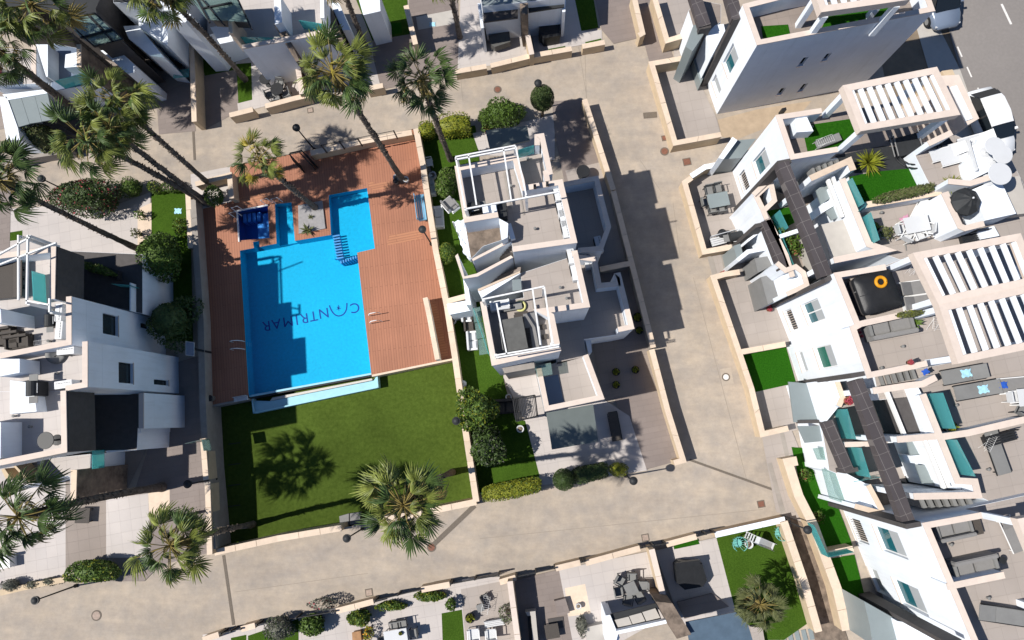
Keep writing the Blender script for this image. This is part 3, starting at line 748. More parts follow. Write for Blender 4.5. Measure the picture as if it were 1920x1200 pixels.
# ------------------------------------------------------------------ vegetation
def leaf(v, f, p, s, rnd, up=.35):
    d = Vector((rnd.gauss(0, 1), rnd.gauss(0, 1), rnd.gauss(0, 1) + up)).normalized(); a = d.orthogonal().normalized(); b = d.cross(a)
    t = rnd.uniform(0, 6.28); u = (a * math.cos(t) + b * math.sin(t)) * s; w_ = (b * math.cos(t) - a * math.sin(t)) * s * .55; k = len(v)
    v += [tuple(p - u), tuple(p + w_ * .8), tuple(p + u), tuple(p - w_ * .8)]; f.append([k, k + 1, k + 2, k + 3])
def foliage(name, root_, c, rx, ry, rz_, n, s, m, rnd, lump=.18, ang=0, boxy=False, core=True, sparse=0):
    """leafy mass: thousands of little leaves through the outer part of a lumpy volume; c local centre"""
    ca, sa = math.cos(ang), math.sin(ang)
    bumps = [(Vector((rnd.gauss(0, 1), rnd.gauss(0, 1), rnd.gauss(0, 1))).normalized(), rnd.uniform(.4, 1)) for _ in range(16)]
    v, f = [], []
    for _ in range(n):
        d = Vector((rnd.gauss(0, 1), rnd.gauss(0, 1), rnd.gauss(0, 1))).normalized()
        if boxy:
            e = 5; q = (abs(d.x) ** e + abs(d.y) ** e + abs(d.z) ** e) ** (1 / e); d = d / q
        k = 1 + lump * sum(w_ * max(0, d.normalized().dot(b) - .75) * 4 for b, w_ in bumps) - lump * .6
        r = (1 - abs(rnd.gauss(0, .12 + sparse))) * k
        p = Vector((d.x * rx * r, d.y * ry * r, d.z * rz_ * r)); p = Vector((p.x * ca - p.y * sa, p.x * sa + p.y * ca, p.z)) + Vector(c)
        if p.z < .02: p.z = rnd.uniform(.02, .2)
        leaf(v, f, p, s * rnd.uniform(.6, 1.3), rnd)
    me = bpy.data.meshes.new(name); me.from_pydata(v, [], f)
    for q in (m if isinstance(m, (list, tuple)) else [m]): me.materials.append(M[q])
    if isinstance(m, (list, tuple)):
        import random as R_
        rr = random.Random(1)
        for pgon in me.polygons:
            pgon.material_index = 0 if rr.random() < .8 else 1 + int(rr.random() * (len(m) - 1))
    me.update(); o = bpy.data.objects.new(name, me); link(o); o.parent = root_
    if core:
        g = G(); prof = [(max(.01, .78 * math.sin(math.pi * i / 8)), -.78 * math.cos(math.pi * i / 8)) for i in range(9)]
        g.lathe((0, 0, 0), prof, 12)
        vv = []
        for p in g.v:
            x, y, z = p
            if boxy: x, y = max(-.86, min(.86, x * 1.5)), max(-.86, min(.86, y * 1.5))
            x, y, z = x * rx, y * ry, z * rz_; vv.append((x * ca - y * sa + c[0], x * sa + y * ca + c[1], z + c[2]))
        g.v = vv; g.out('inner_branches', 'trunk' if False else (m[0] if isinstance(m, (list, tuple)) else m), root_)
    return o
def bush(px, zc, rx, ry, rz_, label, m='leaf_green', n=1500, s=.07, ang=0, lump=.2, group=None, name='bush', cat='bush', trunk=False, boxy=False, z0=0, sparse=0, core=True):
    p = W(px[0], px[1], z0 + zc); r = thing(name, label, cat, (p.x, p.y, z0), group)
    rnd = random.Random(int(px[0] * 7 + px[1])); foliage('foliage', r, (0, 0, zc), rx, ry, rz_, n, s, m, rnd, lump, ang, boxy, sparse=sparse, core=core)
    g = G(); g.tube([(0, 0, 0), (.05, .02, zc * .5), (0, 0, zc)], [.09, .07, .04], 7)
    if trunk:
        for k in range(5):
            a = k * 1.3; g.tube([(0, 0, zc * .55), (rx * .3 * math.cos(a), ry * .3 * math.sin(a), zc * .85), (rx * .6 * math.cos(a), ry * .6 * math.sin(a), zc * 1.1)], [.05, .035, .015], 5)
    g.out('trunk', 'trunk', r)
    return r
def hedge(pa, pb, zc, half, hz, label, m, n=2200, s=.06, z0=0, group='garden hedges'):
    a, b = W(*pa, z0 + zc), W(*pb, z0 + zc); d = b - a; c = (a + b) / 2
    r = thing('hedge', label, 'hedge', (c.x, c.y, z0), group); rnd = random.Random(int(pa[0] + pb[1]))
    foliage('foliage', r, (0, 0, zc), d.length / 2, half, hz, n, s, m, rnd, .10, math.atan2(d.y, d.x), True)
    G().tube([(0, 0, 0), (0, 0, zc)], .05, 6).out('trunk', 'trunk', r)
    return r
FRONDS = {}
def frond_mesh(kind, idx):
    """fan palm leaf: long petiole along +x, then a pleated fan, fused near its heart and split into drooping tips"""
    key = (kind, idx)
    if key in FRONDS: return FRONDS[key]
    rnd = random.Random(idx * 31 + 5); v, f, mi = [], [], []
    Lp = 1.0; Rb = .58 * rnd.uniform(.88, 1.12); n = 20; span = rnd.uniform(205, 240)
    g = G(); g.tube([(Lp * t / 4, 0, -.16 * (Lp * t / 4) ** 2) for t in range(5)], [.022, .02, .018, .016, .012], 5); v += g.v; f += g.f; mi += [1] * len(g.f)
    hub = Vector((Lp - .02, 0, -.16 * Lp * Lp)); cup = rnd.uniform(.3, 1.0)
    for i in range(n):
        a = math.radians(-span / 2 + span * (i + .5) / n + rnd.uniform(-2, 2)); L = Rb * (1 - .20 * (abs(a) / 2.05) ** 2) * rnd.uniform(.80, 1.10); half = math.radians(span / n / 2)
        droop = rnd.uniform(.9, 2.2); base = []
        for t in (.06, .36, .60, .80, 1.0):
            r_ = L * t; wdt = {.06: 1, .36: 1, .60: .86, .80: .55, 1.0: .08}[t] * half * min(r_, L * .62)
            zz = hub.z - cup * abs(math.sin(a)) * r_ * .9 - .12 * r_ - .55 * droop * max(0, t - .5) ** 1.4 * L + rnd.uniform(-.012, .012)
            rr = r_ * (1 - .10 * max(0, t - .5) * droop)
            dx, dy = math.cos(a), math.sin(a); c = Vector((hub.x + dx * rr, hub.y + dy * rr, zz)); sx = Vector((-dy, dx, 0)) * wdt
            up = Vector((0, 0, .030 * (1 if t < .9 else 0) * min(1, t * 3))); base.append((c - sx, c + up, c + sx))
        k = len(v)
        for q in base: v += [tuple(x) for x in q]
        for j in range(4):
            for h in (0, 1): f.append([k + j * 3 + h, k + j * 3 + h + 1, k + (j + 1) * 3 + h + 1, k + (j + 1) * 3 + h]); mi.append(0)
    me = bpy.data.meshes.new('frond'); me.from_pydata(v, [], f); me.materials.append(M[kind]); me.materials.append(M['petiole'])
    me.polygons.foreach_set('material_index', mi); me.update(); FRONDS[key] = me
    return me
def palm(base, crown, h, label, R=1.7, nf=34, kind='palm_leaf', skirt=.5, seed=0, z0=0, tr=.145, yellow=0):
    b = W(*base, z0); t = W(*crown, h); r = thing('palm_tree', label, 'palm tree', b, 'tall fan palms')
    rnd = random.Random(seed + 11); top = t - b; bend = Vector((rnd.uniform(-.15, .15), rnd.uniform(-.15, .15), 0)); v, f = [], []
    K = int(h * 3.2); pts, rad = [], []
    for i in range(K + 1):
        q = i / K; p = Vector((top.x * q, top.y * q, top.z * q)) + bend * math.sin(q * math.pi) + Vector((rnd.uniform(-.012, .012), rnd.uniform(-.012, .012), 0))
        pts.append(p); rad.append(tr * (1.35 - .35 * min(1, q * 6)) * (1 - .22 * q) * rnd.uniform(.93, 1.07))
    g = G(); g.tube(pts, rad, 12)
    for i in range(int(h * 26)):         # stubs of old leaf bases give the trunk its rough outline
        q = rnd.uniform(.15, 1) ** .7; k = min(K, int(q * K)); a = rnd.uniform(0, 6.28); d = Vector((math.cos(a), math.sin(a), .55)).normalized(); p = pts[k] + Vector((0, 0, rnd.uniform(0, .2)))
        s_ = Vector((-math.sin(a), math.cos(a), 0)) * .035; o_ = p + Vector((math.cos(a), math.sin(a), 0)) * rad[k] * .9; L = rnd.uniform(.03, .10); kk = len(g.v)
        g.v += [tuple(o_ - s_), tuple(o_ + s_), tuple(o_ + d * L + s_ * .6), tuple(o_ + d * L - s_ * .6)]; g.f.append([kk, kk + 1, kk + 2, kk + 3])
    g.out('trunk', 'bark', r)
    if skirt:                            # dead leaves hanging under the crown
        g = G(); n = int(90 * skirt)
        for i in range(n):
            a = rnd.uniform(0, 6.28); z = top.z - rnd.uniform(.1, .9 + skirt); o_ = Vector((top.x, top.y, z)); d = Vector((math.cos(a), math.sin(a), 0)); L = rnd.uniform(.25, .5)
            s_ = Vector((-d.y, d.x, 0)) * .05; k = len(g.v); e = o_ + d * (.15 + L * .5) + Vector((0, 0, -L))
            g.v += [tuple(o_ + d * .1 - s_), tuple(o_ + d * .1 + s_), tuple(e + s_ * .4), tuple(e - s_ * .4)]; g.f.append([k, k + 1, k + 2, k + 3])
        g.out('dead_leaves', 'petiole', r)
    sc = R / 1.45; nf = int(nf * 1.08); gap_az = rnd.uniform(0, 6.28)
    for i in range(nf):
        q = (i + .5) / nf; el = math.radians(74 - 124 * q + rnd.uniform(-18, 18)); az = i * 2.39996 + rnd.uniform(-.35, .35)
        km = 'palm_leaf_dark' if (kind == 'palm_leaf' and rnd.random() < .35) else kind
        if q > .86 and rnd.random() < .5: km = 'petiole'
        if yellow and rnd.random() < yellow: km = 'palm_leaf_yellow'
        o = bpy.data.objects.new('frond', frond_mesh(km, rnd.randrange(6))); link(o); o.parent = r
        o.location = top + Vector((0, 0, .1)); o.rotation_euler = (rnd.uniform(-.75, .75), -el, az); s = sc * rnd.uniform(.66, 1.14) * (.8 if q < .15 else 1); o.scale = (s, s, s)
    return r
from mathutils.geometry import tessellate_polygon
def sheet_h(name, outer, holes, z, m, thick=0, zs=None):
    loops = [[W(x, y, z if zs is None else zs) for x, y in outer]] + [[W(x, y, z if zs is None else zs) for x, y in h] for h in holes]
    tris = tessellate_polygon([[Vector((p.x, p.y, 0)) for p in l] for l in loops]); pts = [p for l in loops for p in l]; v = [(p.x, p.y, z) for p in pts]; f = []
    for t in tris:
        a, b, c = [pts[i] for i in t]
        f.append(list(t) if (b - a).x * (c - a).y - (b - a).y * (c - a).x > 0 else list(t)[::-1])
    return mesh_obj(name, v, f, m)
# ================================================================== SETTING: ground, road, street, pool compound
COMP = X('357,327 779,241 893,943 402,1034')
cp = [W(x, y, 0).xy for x, y in COMP]
big = [Vector((-160, 160)), Vector((160, 160)), Vector((160, -160)), Vector((-160, -160))]
def ring(name, outer, z, m):
    v = [(p.x, p.y, z) for p in outer] + [(p.x, p.y, z) for p in cp]; f = [[i, (i + 1) % 4, 4 + (i + 1) % 4, 4 + i] for i in range(4)]
    o = mesh_obj(name, v, [q[::-1] for q in f], m); return struct(o)
ring('ground', big, -.03, 'earth')
ring('road', [W(x, y, 0).xy for x, y in X('-500,-300 1560,-300 1960,1500 -500,1500')], 0, 'concrete_road')
struct(sheet('street', X('1700,-220 2250,-220 2400,900 2000,900 1870,330 1800,130'), .008, 'asphalt'))
struct(sheet('street_pavement', X('1640,-220 1702,-220 1745,20 1800,130 1872,330 1960,620 1900,620 1790,300'), .012, 'warm_slab'))
struct(mesh_obj('compound_earth', [(p.x, p.y, -1.35) for p in cp], [[3, 2, 1, 0]], 'earth'))
POOL = X('696,699 669.6,473.8 702.9,466 688.3,352.5 616.5,366 620.6,440.4 553,451.5 546.7,379.6 515.4,382.7 518.5,456.7 487,463 485.5,452 474.5,454 476,465 449.8,470 466.5,741')
DECK = X('431,313 779,242 800,346 813,440 838,560 853,672 696.5,703') + POOL + X('466,745 380,763 366,395 435,378')
struct(sheet('planter_bed', X('355,326 433,312 437,378 364,396'), -.004, 'light_paving'))
SPOOL = X('445.6,397 502,386 505,446 449,451')
ISLAND = X('560,386 605,377 611,429 561,439')
struct(sheet_h('pool_deck', DECK, [SPOOL], 0, 'deck'))
def strip_on_deck(px, m='deck_cross', z=.006): return struct(sheet('deck_patch', px, z, m))
for q in ('695,345 731,340 733,353 697,357', '730,440 790,431 792,447 726,460', '798,565 816,562 841,668 820,674', '440,372 515,358 516,374 440,388'): strip_on_deck(X(q))
# pool shell
def shell(name, px, z1, z0, m, wm=None):
    P = ccw([W(x, y, 0).xy for x, y in px]); n = len(P); v = [(p.x, p.y, z1) for p in P] + [(p.x, p.y, z0) for p in P]
    f = [[(i + 1) % n, i, n + i, n + (i + 1) % n] for i in range(n)]
    o = mesh_obj(name, v, f, wm or m)
    tr = tessellate_polygon([[Vector((p.x, p.y, 0)) for p in P]]); fl = []
    for t in tr:
        a, b, c = [P[i] for i in t]; fl.append(list(t) if (b - a).x * (c - a).y - (b - a).y * (c - a).x > 0 else list(t)[::-1])
    o2 = mesh_obj(name + '_floor', [(p.x, p.y, z0) for p in P], fl, m); return struct(o), struct(o2)
DEP = .85
shell('pool_basin', POOL, -.003, -DEP, 'pool_liner')
shell('spa_basin', SPOOL, -.003, -1.0, 'pool_deep')
struct(prism('pool_shallow_floor', X('688,353 703,466 668,474 622,482 617,367'), -.50, -DEP + .01, 'pool_liner', zt=0))
struct(prism('pool_shallow_floor', X('516,384 546,380 553,450 519,456'), -.60, -DEP + .01, 'pool_liner', zt=0))
def wsurf(px, z): 
    o = sheet_h('pool_water', px, [], z, 'water', zs=0); return struct(o)
wsurf(POOL, -.06); wsurf(SPOOL, -.07)
for i in range(4):            # shallow entry steps in the small pool
    x = 451.5 + i * 8.3
    struct(prism('pool_step', [(x, 399 - i * 1.4), (x + 6, 398 - i * 1.4), (x + 6.6, 414 - i * 1.4), (x + .6, 415 - i * 1.4)], -.30 - .04 * i, -.98, 'spa_tile', zt=0))
struct(prism('pool_step', X('486,397 501,394 505,440 478,445 476,416 486,414'), -.55, -.98, 'spa_tile', zt=0))
# submerged divider: rows of small lilac blocks between the main and the shallow pool
dv = thing('pool_divider', 'rows of small lilac blocks in the water at the shallow pool corner', 'pool divider', W(630, 460, -.8))
for i in range(9):
    x, y = 622.5 + i * .9, 441 + i * 5.2
    prism('block', [(x, y), (x + 13, y - 2.3), (x + 13.3, y + .4), (x + .4, y + 2.6)], -.10, -.8, 'lilac_tile', dv, zt=0)
for i in range(7):
    x, y = 637 + i * 4.6, 488.5 - i * 1.6
    prism('block', [(x, y), (x + 2.2, y - .5), (x + 2.8, y + 4.6), (x + .6, y + 5.1)], -.10, -.8, 'lilac_tile', dv, zt=0)
# overflow edge, gravel and catch channel at the lower end
struct(prism('overflow_edge', X('466,741 696,699 696.4,702.4 466.5,744.6'), -.045, -1.3, 'pool_edge', zt=0))
struct(prism('overflow_wall', X('466.6,745.2 696.5,703 696.9,704.8 467,747.2'), -.12, -1.3, 'charcoal', zt=0))
struct(prism('gravel_strip', X('511,745.5 697,709.5 698,713 506,751.5'), -.50, -1.3, 'pebbles', zt=-.5))
struct(prism('catch_channel', X('472,751 506,752 700,713.5 706,704 708,726 475.5,774.5'), -.60, -1.3, 'pool_edge', zt=-.5))
for q in ('475.2,773 708,724.8 708.3,727.2 475.6,775.4', '706,703.6 708,703.4 709.8,726.6 708,727', '471.5,747 473.6,747 477,775 474.8,775.4'):
    struct(prism('channel_kerb', X(q), -.42, -1.3, 'pool_edge', zt=-.45))
LAWN = X('380,760 466,743 700,700 853,670 893,940 402,1032')
struct(sheet('lawn', LAWN, -1.0, 'lawn_grass'))
struct(prism('retaining_wall', X('380,762.5 466,746 467,749.5 381,766.5'), .06, -1.2, 'grey_wall', zt=0))
struct(prism('retaining_wall', X('697.5,702.8 853,671 853.6,674.5 697.8,706.5'), .06, -1.2, 'coping', zt=0))
for i in range(4): struct(prism('lawn_shadow_line', [(428, 832 + i * 39), (451, 829 + i * 39), (451, 830.4 + i * 39), (428, 833.6 + i * 39)], -.97, -1.1, 'charcoal', zt=-1))  # charcoal strips painted as shadow lines on the lawn
struct(prism('island', ISLAND, .10, -.2, 'island_slab', zt=0)); struct(prism('planting_strip', X('690,342 700,340 702,350 692,352'), .01, -.01, 'deck_cross', zt=0))
# lettering set into the pool floor
def letter(ch, x, y, size, ang=190.6):
    p = W(x, y, -DEP)
    if ch == '^':
        v, f = [], []
        def arc(pts, w_=.05):
            q = []
            for i in range(13):
                t = i / 12; a, b, c = pts; pt = ((1 - t) ** 2 * a[0] + 2 * t * (1 - t) * b[0] + t * t * c[0], (1 - t) ** 2 * a[1] + 2 * t * (1 - t) * b[1] + t * t * c[1]); q.append(Vector(pt))
            L = lineoff(q, [w_] * 12, False); R = lineoff(q, [-w_] * 12, False); k = len(v)
            for a, b in zip(L, R): v.append((a.x, a.y, 0)); v.append((b.x, b.y, 0))
            for i in range(12): f.append([k + 2 * i, k + 2 * i + 1, k + 2 * i + 3, k + 2 * i + 2])
        arc(((-.52, -.25), (-.45, .42), (0, .42)), .035); arc(((0, .42), (.38, .40), (.50, -.30)), .035)
        for i in range(5):
            a = math.radians(90 + 72 * i); arc(((0, -.02), (.06 * math.cos(a), -.02 + .06 * math.sin(a)), (.13 * math.cos(a), -.02 + .13 * math.sin(a))), .02)
        arc(((0, -.02), (.01, -.15), (-.03, -.22)), .02)
        me = bpy.data.meshes.new('letter'); me.from_pydata(v, [], f)
    else:
        cu = bpy.data.curves.new('t', 'FONT'); cu.body = ch; cu.size = size; cu.align_x = 'CENTER'; cu.align_y = 'CENTER'
        to = bpy.data.objects.new('t', cu); COL.objects.link(to); dg = bpy.context.evaluated_depsgraph_get(); me = bpy.data.meshes.new_from_object(to.evaluated_get(dg)); bpy.data.objects.remove(to)
        me.name = 'letter'; me.materials.clear()
    me.materials.clear(); me.materials.append(M['pool_letter']); o = bpy.data.objects.new('letter', me); link(o); o.parent = LET
    o.location = p - LET.location + Vector((0, 0, .006)); o.rotation_euler = (0, 0, math.radians(ang))
LET = thing('pool_lettering', 'dark blue CANTRIMAR lettering set into the swimming pool floor', 'lettering', W(590, 590, -DEP))
for ch, x, y in (('C', 665.5, 576.5), ('^', 635, 579), ('N', 607, 586.5), ('T', 588, 592), ('R', 571, 596), ('I', 556.5, 599.5), ('M', 540, 602), ('A', 518, 606.5), ('R', 500, 610.5)): letter(ch, x, y, .82)
# road furniture: drains and covers
def drain(a, b, label, wd=.13, m='drain'):
    r = thing('drain_channel', label, 'drain', W(*a, 0)); beam(r, a, b, .012, wd, .02, m, 'grating')
drain((419, 1041), (438, 1172), 'long drain slot crossing the lower road near the lawn corner', .16)
drain((890, 948), (812, 1022), 'diagonal drain slot running from the hedge corner to the round cover', .26)
drain((1293, 862), (1449, 918), 'drain slot slanting across the junction at the lower right bend', .12)
drain((362, 240), (365, 300), 'short drain slot crossing the upper road on the left', .14)
def cover(px, r_, label, m='rust', sq=False, ang=10):
    p = W(*px, 0); t = thing('manhole_cover', label, 'manhole cover', p)
    if sq:
        a, b = sq; o = G().box(0, 0, .006, a + .10, b + .10, .008).out('frame', 'drain', t); G().box(0, 0, .0145, a, b, .008).out('lid', m, t); t.rotation_euler = (0, 0, math.radians(ang))
    else:
        G().lathe((0, 0, .006), [(r_ + .06, 0), (r_ + .06, .008), (r_, .0085)], 24).out('frame', 'drain', t); G().lathe((0, 0, .0148), [(r_ - .01, 0), (r_ - .01, .008), (.05, .009)], 24).out('lid', m, t)
cover((933, 168), .17, 'round rusty cover in the upper road above the bushes')
cover((1246, 284), .19, 'round rusty cover left of the fenced grey garden')
cover((1246, 259), 0, 'small square rusty cover just above a round one', sq=(.24, .24))
cover((1288, 303.5), 0, 'larger square rusty cover in front of the table patio', sq=(.36, .34))
cover((1219, 216), 0, 'grey rectangular grating in the road', 'drain', sq=(.68, .26), ang=4)
cover((582, 207), 0, 'square cover beside the upper garden wall', 'rust_light', sq=(.26, .22))
cover((809, 1026), .19, 'round pinkish cover at the end of the diagonal drain')
cover((692, 1111), 0, 'square cover low on the lower road', 'rust_light', sq=(.3, .3))
cover((1210, 1008), 0, 'square pale brown cover outside the lower gardens', 'rust_light', sq=(.3, .28))
cover((1427, 945), 0, 'square dark red cover below the slanting drain', sq=(.3, .28))
cover((181, 1154), .22, 'round whitish cover alone on the lower left road', 'rust_light')
cover((1202, 75), 0, 'tiny square cover at the top driveway corner', sq=(.2, .14))
cover((1361, 707), .16, 'pale patched round cover in the right hand road', 'paint_white')
# road wear
def patch(px, m, label=None): struct(sheet('road_patch', px, .004, m))
mat('concrete_light', (.41, .35, .285), .9, .1, 3, .2, 60); mat('concrete_warm', (.42, .325, .23), .9, .12, 2, .2, 60); mat('concrete_joint', (.28, .24, .195), .9, .1)
patch(X('1350,692 1370,689 1376,719 1354,722'), 'concrete_light')
patch(X('1340,226 1420,205 1522,189 1500,215 1380,262 1353,256'), 'concrete_warm')
patch(X('1096,82 1097,90 1100,186 1099,186'), 'concrete_joint')
def joint(a, b): 
    p, q = W(*a, 0).xy, W(*b, 0).xy; e = (q - p).normalized(); nn = Vector((-e.y, e.x)) * .012
    struct(mesh_obj('road_joint', [(*(p + nn), .0045), (*(p - nn), .0045), (*(q - nn), .0045), (*(q + nn), .0045)], [[0, 1, 2, 3]], 'concrete_joint'))
for a, b in (((1085, 88), (1101, 188)), ((1200, 300), (1240, 360)), ((1262, 380), (1275, 480)), ((1300, 520), (1400, 900)), ((900, 1010), (1430, 955)), ((440, 1110), (690, 1075)), ((862, 130), (868, 190))): joint(a, b)
# ------------------------------------------------------------------ garden surfaces (each sheet 4 mm or more above the last)
ZS = [.012]
def surf(name, s, m, tile=None, z=None):
    px = T(tile, s) if tile else X(s)
    if z is None: ZS[0] += .0011; z = ZS[0]
    return struct(sheet(name, px, z, m))
# upper gardens
surf('driveway', '292,170 357,150 367,246 298,252', 'driveway'); surf('driveway', '60,235 240,190 250,262 60,300', 'driveway')
surf('garden_paving', '-40,120 350,60 357,150 290,180 240,200 -40,250', 'dark_tile')
surf('driveway', '370,80 440,70 452,206 384,243', 'driveway')
surf('garden_lawn', '365,60 441,60 441,131 384,142', 'grass'); surf('garden_lawn', '443,120 471,118 473,188 447,195', 'grass'); surf('garden_paving', '441,92 565,70 580,178 447,212 445,194 473,187 471,117 442,120', 'light_paving')
surf('garden_paving', '590,100 700,80 716,162 600,178', 'light_paving')
surf('driveway', '698,74 765,60 768,-20 858,-20 862,100 858,140 715,168 700,110', 'driveway')
surf('garden_lawn', '660,-20 762,-20 768,64 698,76', 'grass'); surf('garden_lawn', '724,46 752,42 754,62 728,66', 'bright_grass')
surf('garden_paving', '864,-20 985,-20 998,104 930,122 858,129', 'light_paving'); surf('garden_paving', '780,32 852,18 854,44 784,56', 'warm_slab')
surf('garden_paving', '988,-20 1080,-20 1090,58 1128,56 1129,77 1002,101', 'light_paving')
surf('garden_lawn', '1074,-20 1110,-20 1122,52 1090,58', 'grass'); surf('garden_lawn', '1028,92 1060,86 1060,89 1029,96', 'grass'); surf('garden_lawn', '1097,79 1127,72 1128,75 1098,82', 'grass')
surf('driveway', '1112,-20 1186,-20 1202,70 1150,82 1128,56', 'driveway'); surf('driveway', '1190,-20 1222,-20 1252,76 1262,106 1218,118 1204,66', 'driveway')
surf('garden_paving', '1225,-20 1300,-20 1290,62 1252,70', 'terrace_tile'); surf('garden_paving', '1224,122 1292,112 1345,225 1352,252 1264,270', 'terrace_tile')
surf('side_path', '1262,82 1288,76 1294,108 1264,112', 'terrace_tile')
# lower left and left gardens
surf('garden_paving', '-40,395 115,385 190,395 282,360 284,520 80,520 -40,470', 'light_paving'); surf('garden_paving', '258,392 284,380 284,470 258,470', 'coping')
surf('garden_lawn', '284,360 352,355 356,470 284,470', 'grass'); surf('garden_lawn', '284,460 358,455 362,640 284,640', 'grass'); surf('garden_lawn', '17,436 42,432 42,449 16,452', 'grass')
surf('side_path', '330,680 380,665 402,1034 300,1060 270,1090 200,1090 290,800', 'driveway')
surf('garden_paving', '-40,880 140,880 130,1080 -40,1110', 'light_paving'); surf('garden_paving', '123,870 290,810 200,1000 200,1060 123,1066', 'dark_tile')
surf('garden_paving', '199,936 278,925 282,1045 199,1046', 'light_paving'); surf('garden_paving', '278,925 318,917 320,960 280,970', 'coping'); surf('driveway', '318,912 372,900 380,1035 300,1050 318,960', 'driveway')
surf('driveway', '-40,140 -10,140 -10,420 -40,420', 'driveway'); surf('driveway', '-10,350 20,355 18,470 -10,470', 'driveway')
# centre block gardens
surf('garden_lawn', '783,252 890,235 892,240 940,700 1000,900 895,925 870,720 838,575', 'grass')
surf('garden_paving', '886,250 1040,215 1040,300 900,290', 'light_paving'); surf('driveway', '1035,190 1100,186 1128,290 1140,350 1060,350 1040,250', 'driveway')
surf('garden_paving', '1060,320 1142,300 1182,492 1110,520', 'terrace_tile'); surf('driveway', '1110,500 1184,492 1218,640 1150,645', 'driveway')
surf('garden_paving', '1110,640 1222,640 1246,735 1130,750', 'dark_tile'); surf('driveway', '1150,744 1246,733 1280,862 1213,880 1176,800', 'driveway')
surf('garden_paving', '935,690 1040,690 1180,780 1213,882 1015,910 985,790', 'light_paving')
surf('garden_lawn', '870,700 943,690 948,780 985,790 1012,893 900,912', 'grass')
# right row gardens
surf('garden_paving', '1290,338 1480,300 1640,760 1480,810 1430,818 1394,720 1336,520', 'terrace_tile')
surf('garden_paving', '1425,800 1478,790 1600,1100 1588,1182 1520,985 1455,960', 'terrace_tile')
surf('path_stripe', '1324,474 1334,472 1345,512 1336,516', 'grey_wall'); surf('path_stripe', '1350,470 1357,468 1366,510 1358,512', 'grey_wall')
surf('path_stripe', '1462,812 1470,810 1482,862 1474,864', 'grey_wall'); surf('path_stripe', '1439,869 1447,867 1473,960 1464,963', 'grey_wall')
surf('garden_lawn', '1393,666 1474,650 1493,718 1412,736', 'bright_grass'); surf('garden_lawn', '1484,838 1530,842 1575,960 1601,1029 1548,1035 1505,930', 'bright_grass')
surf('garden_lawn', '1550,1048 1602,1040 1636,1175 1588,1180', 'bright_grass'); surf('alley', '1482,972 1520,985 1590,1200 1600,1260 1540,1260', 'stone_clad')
# lower row gardens
surf('garden_paving', '380,1190 800,1105 870,1085 962,1080 980,1260 380,1260', 'light_paving'); surf('garden_lawn', '465,1192 560,1160 560,1260 465,1260', 'grass')
surf('garden_lawn', '433,1196 462,1190 462,1260 433,1260', 'grass')
surf('garden_paving', '864,1105 965,1085 975,1200 873,1200', 'terrace_tile'); surf('garden_lawn', '828,1150 866,1143 876,1260 832,1260', 'grass')
surf('garden_paving', '965,1088 1048,1068 1075,1200 1080,1260 975,1260', 'driveway'); surf('garden_paving', '1048,1068 1225,1032 1260,1150 1170,1200 1075,1210', 'light_paving'); surf('pebble_bed', '1059,1103 1097,1095 1108,1150 1066,1156', 'coping')
surf('garden_paving', '1228,1032 1343,1008 1390,1150 1280,1180', 'light_paving'); surf('garden_lawn', '1262,1018 1308,1010 1312,1020 1264,1030', 'bright_grass')
surf('garden_lawn', '1342,1004 1465,978 1520,1165 1470,1200 1430,1200 1380,1150', 'grass')
# ------------------------------------------------------------------ boundary walls (coping stones on rendered walls)
fw = fence_wall
fw('cream topped wall along the pool compound on its right hand side', X('780,241 793,310 806,400 817,470 838,575 853,670 870,790 893,941'), 1.1, -1.0, .28)
fw('cream wall edging the upper side of the pool deck beside the road', X('582,287 680,265 772,248'), .75, 0, .28)
fw('short cream wall at the planter between palms and pool gate', X('366,345 430,328 434,372'), .8, 0, .25)
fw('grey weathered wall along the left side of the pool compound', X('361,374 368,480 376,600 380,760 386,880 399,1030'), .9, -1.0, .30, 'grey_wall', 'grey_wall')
fw('low cream wall between the lawn and the lower road', X('402,1036 520,1010 640,990'), .55, -1.0, .28)
fw('low cream wall continuing under the palm crown to the hedge', X('690,980 800,960 893,941'), .55, -1.0, .28)
fw('white topped wall with a slot at the right end of the pool deck', X('797,558 804,590 820,674'), .9, -1.0, .22, 'white_render')
fw('cream wall beside the round pruned tree running down the right hand road', X('1096,186 1150,356'), 1.0)
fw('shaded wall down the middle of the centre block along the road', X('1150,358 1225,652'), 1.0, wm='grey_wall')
fw('sunlit cream wall at the lower corner of the centre block', X('1222,655 1252,770 1281,863 1264,868'), 1.0)
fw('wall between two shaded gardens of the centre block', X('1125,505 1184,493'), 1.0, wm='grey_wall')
fw('wall from the pool compound towards the white shed', X('838,565 875,555'), 1.1)
fw('garden wall in front of the dining patio with black round table', X('430,216 474,205'), .9)
fw('garden wall right of the black metre box, upper left gardens', X('497,199 553,184 580,178'), .9)
fw('garden wall behind the big palm in front of yellow pebbles', X('688,166 718,160'), .9)
fw('garden wall left of the patio with the grey covered table', X('854,134 912,124'), .8)
fw('long garden wall in front of grey and black covered furniture', X('920,123 998,104 1072,91'), .8)
fw('short garden wall end beside the top driveway', X('1092,87 1134,79'), .8)
fw('tall cream divider beside the left driveway', X('355,40 360,110 364,228'), 1.2)
fw('stone topped divider between dining patio and big palm', X('556,112 566,176'), 1.3, cm='coping_pink')
fw('divider wall left of the pebble strip with blue toys', X('761,10 779,83'), 1.2)
fw('divider wall between the grey and the black covered furniture', X('981,28 997,102'), 1.3, cm='coping_pink')
fw('divider wall at the right side of the top driveway', X('1188,-10 1205,62 1198,66'), 1.1)
fw('cream wall of the top right garden with a return', X('1226,-10 1251,76 1281,67'), 1.1)
fw('cream wall round the empty grey garden under the tall white house', X('1292,107 1222,119 1266,268 1352,252'), 1.1)
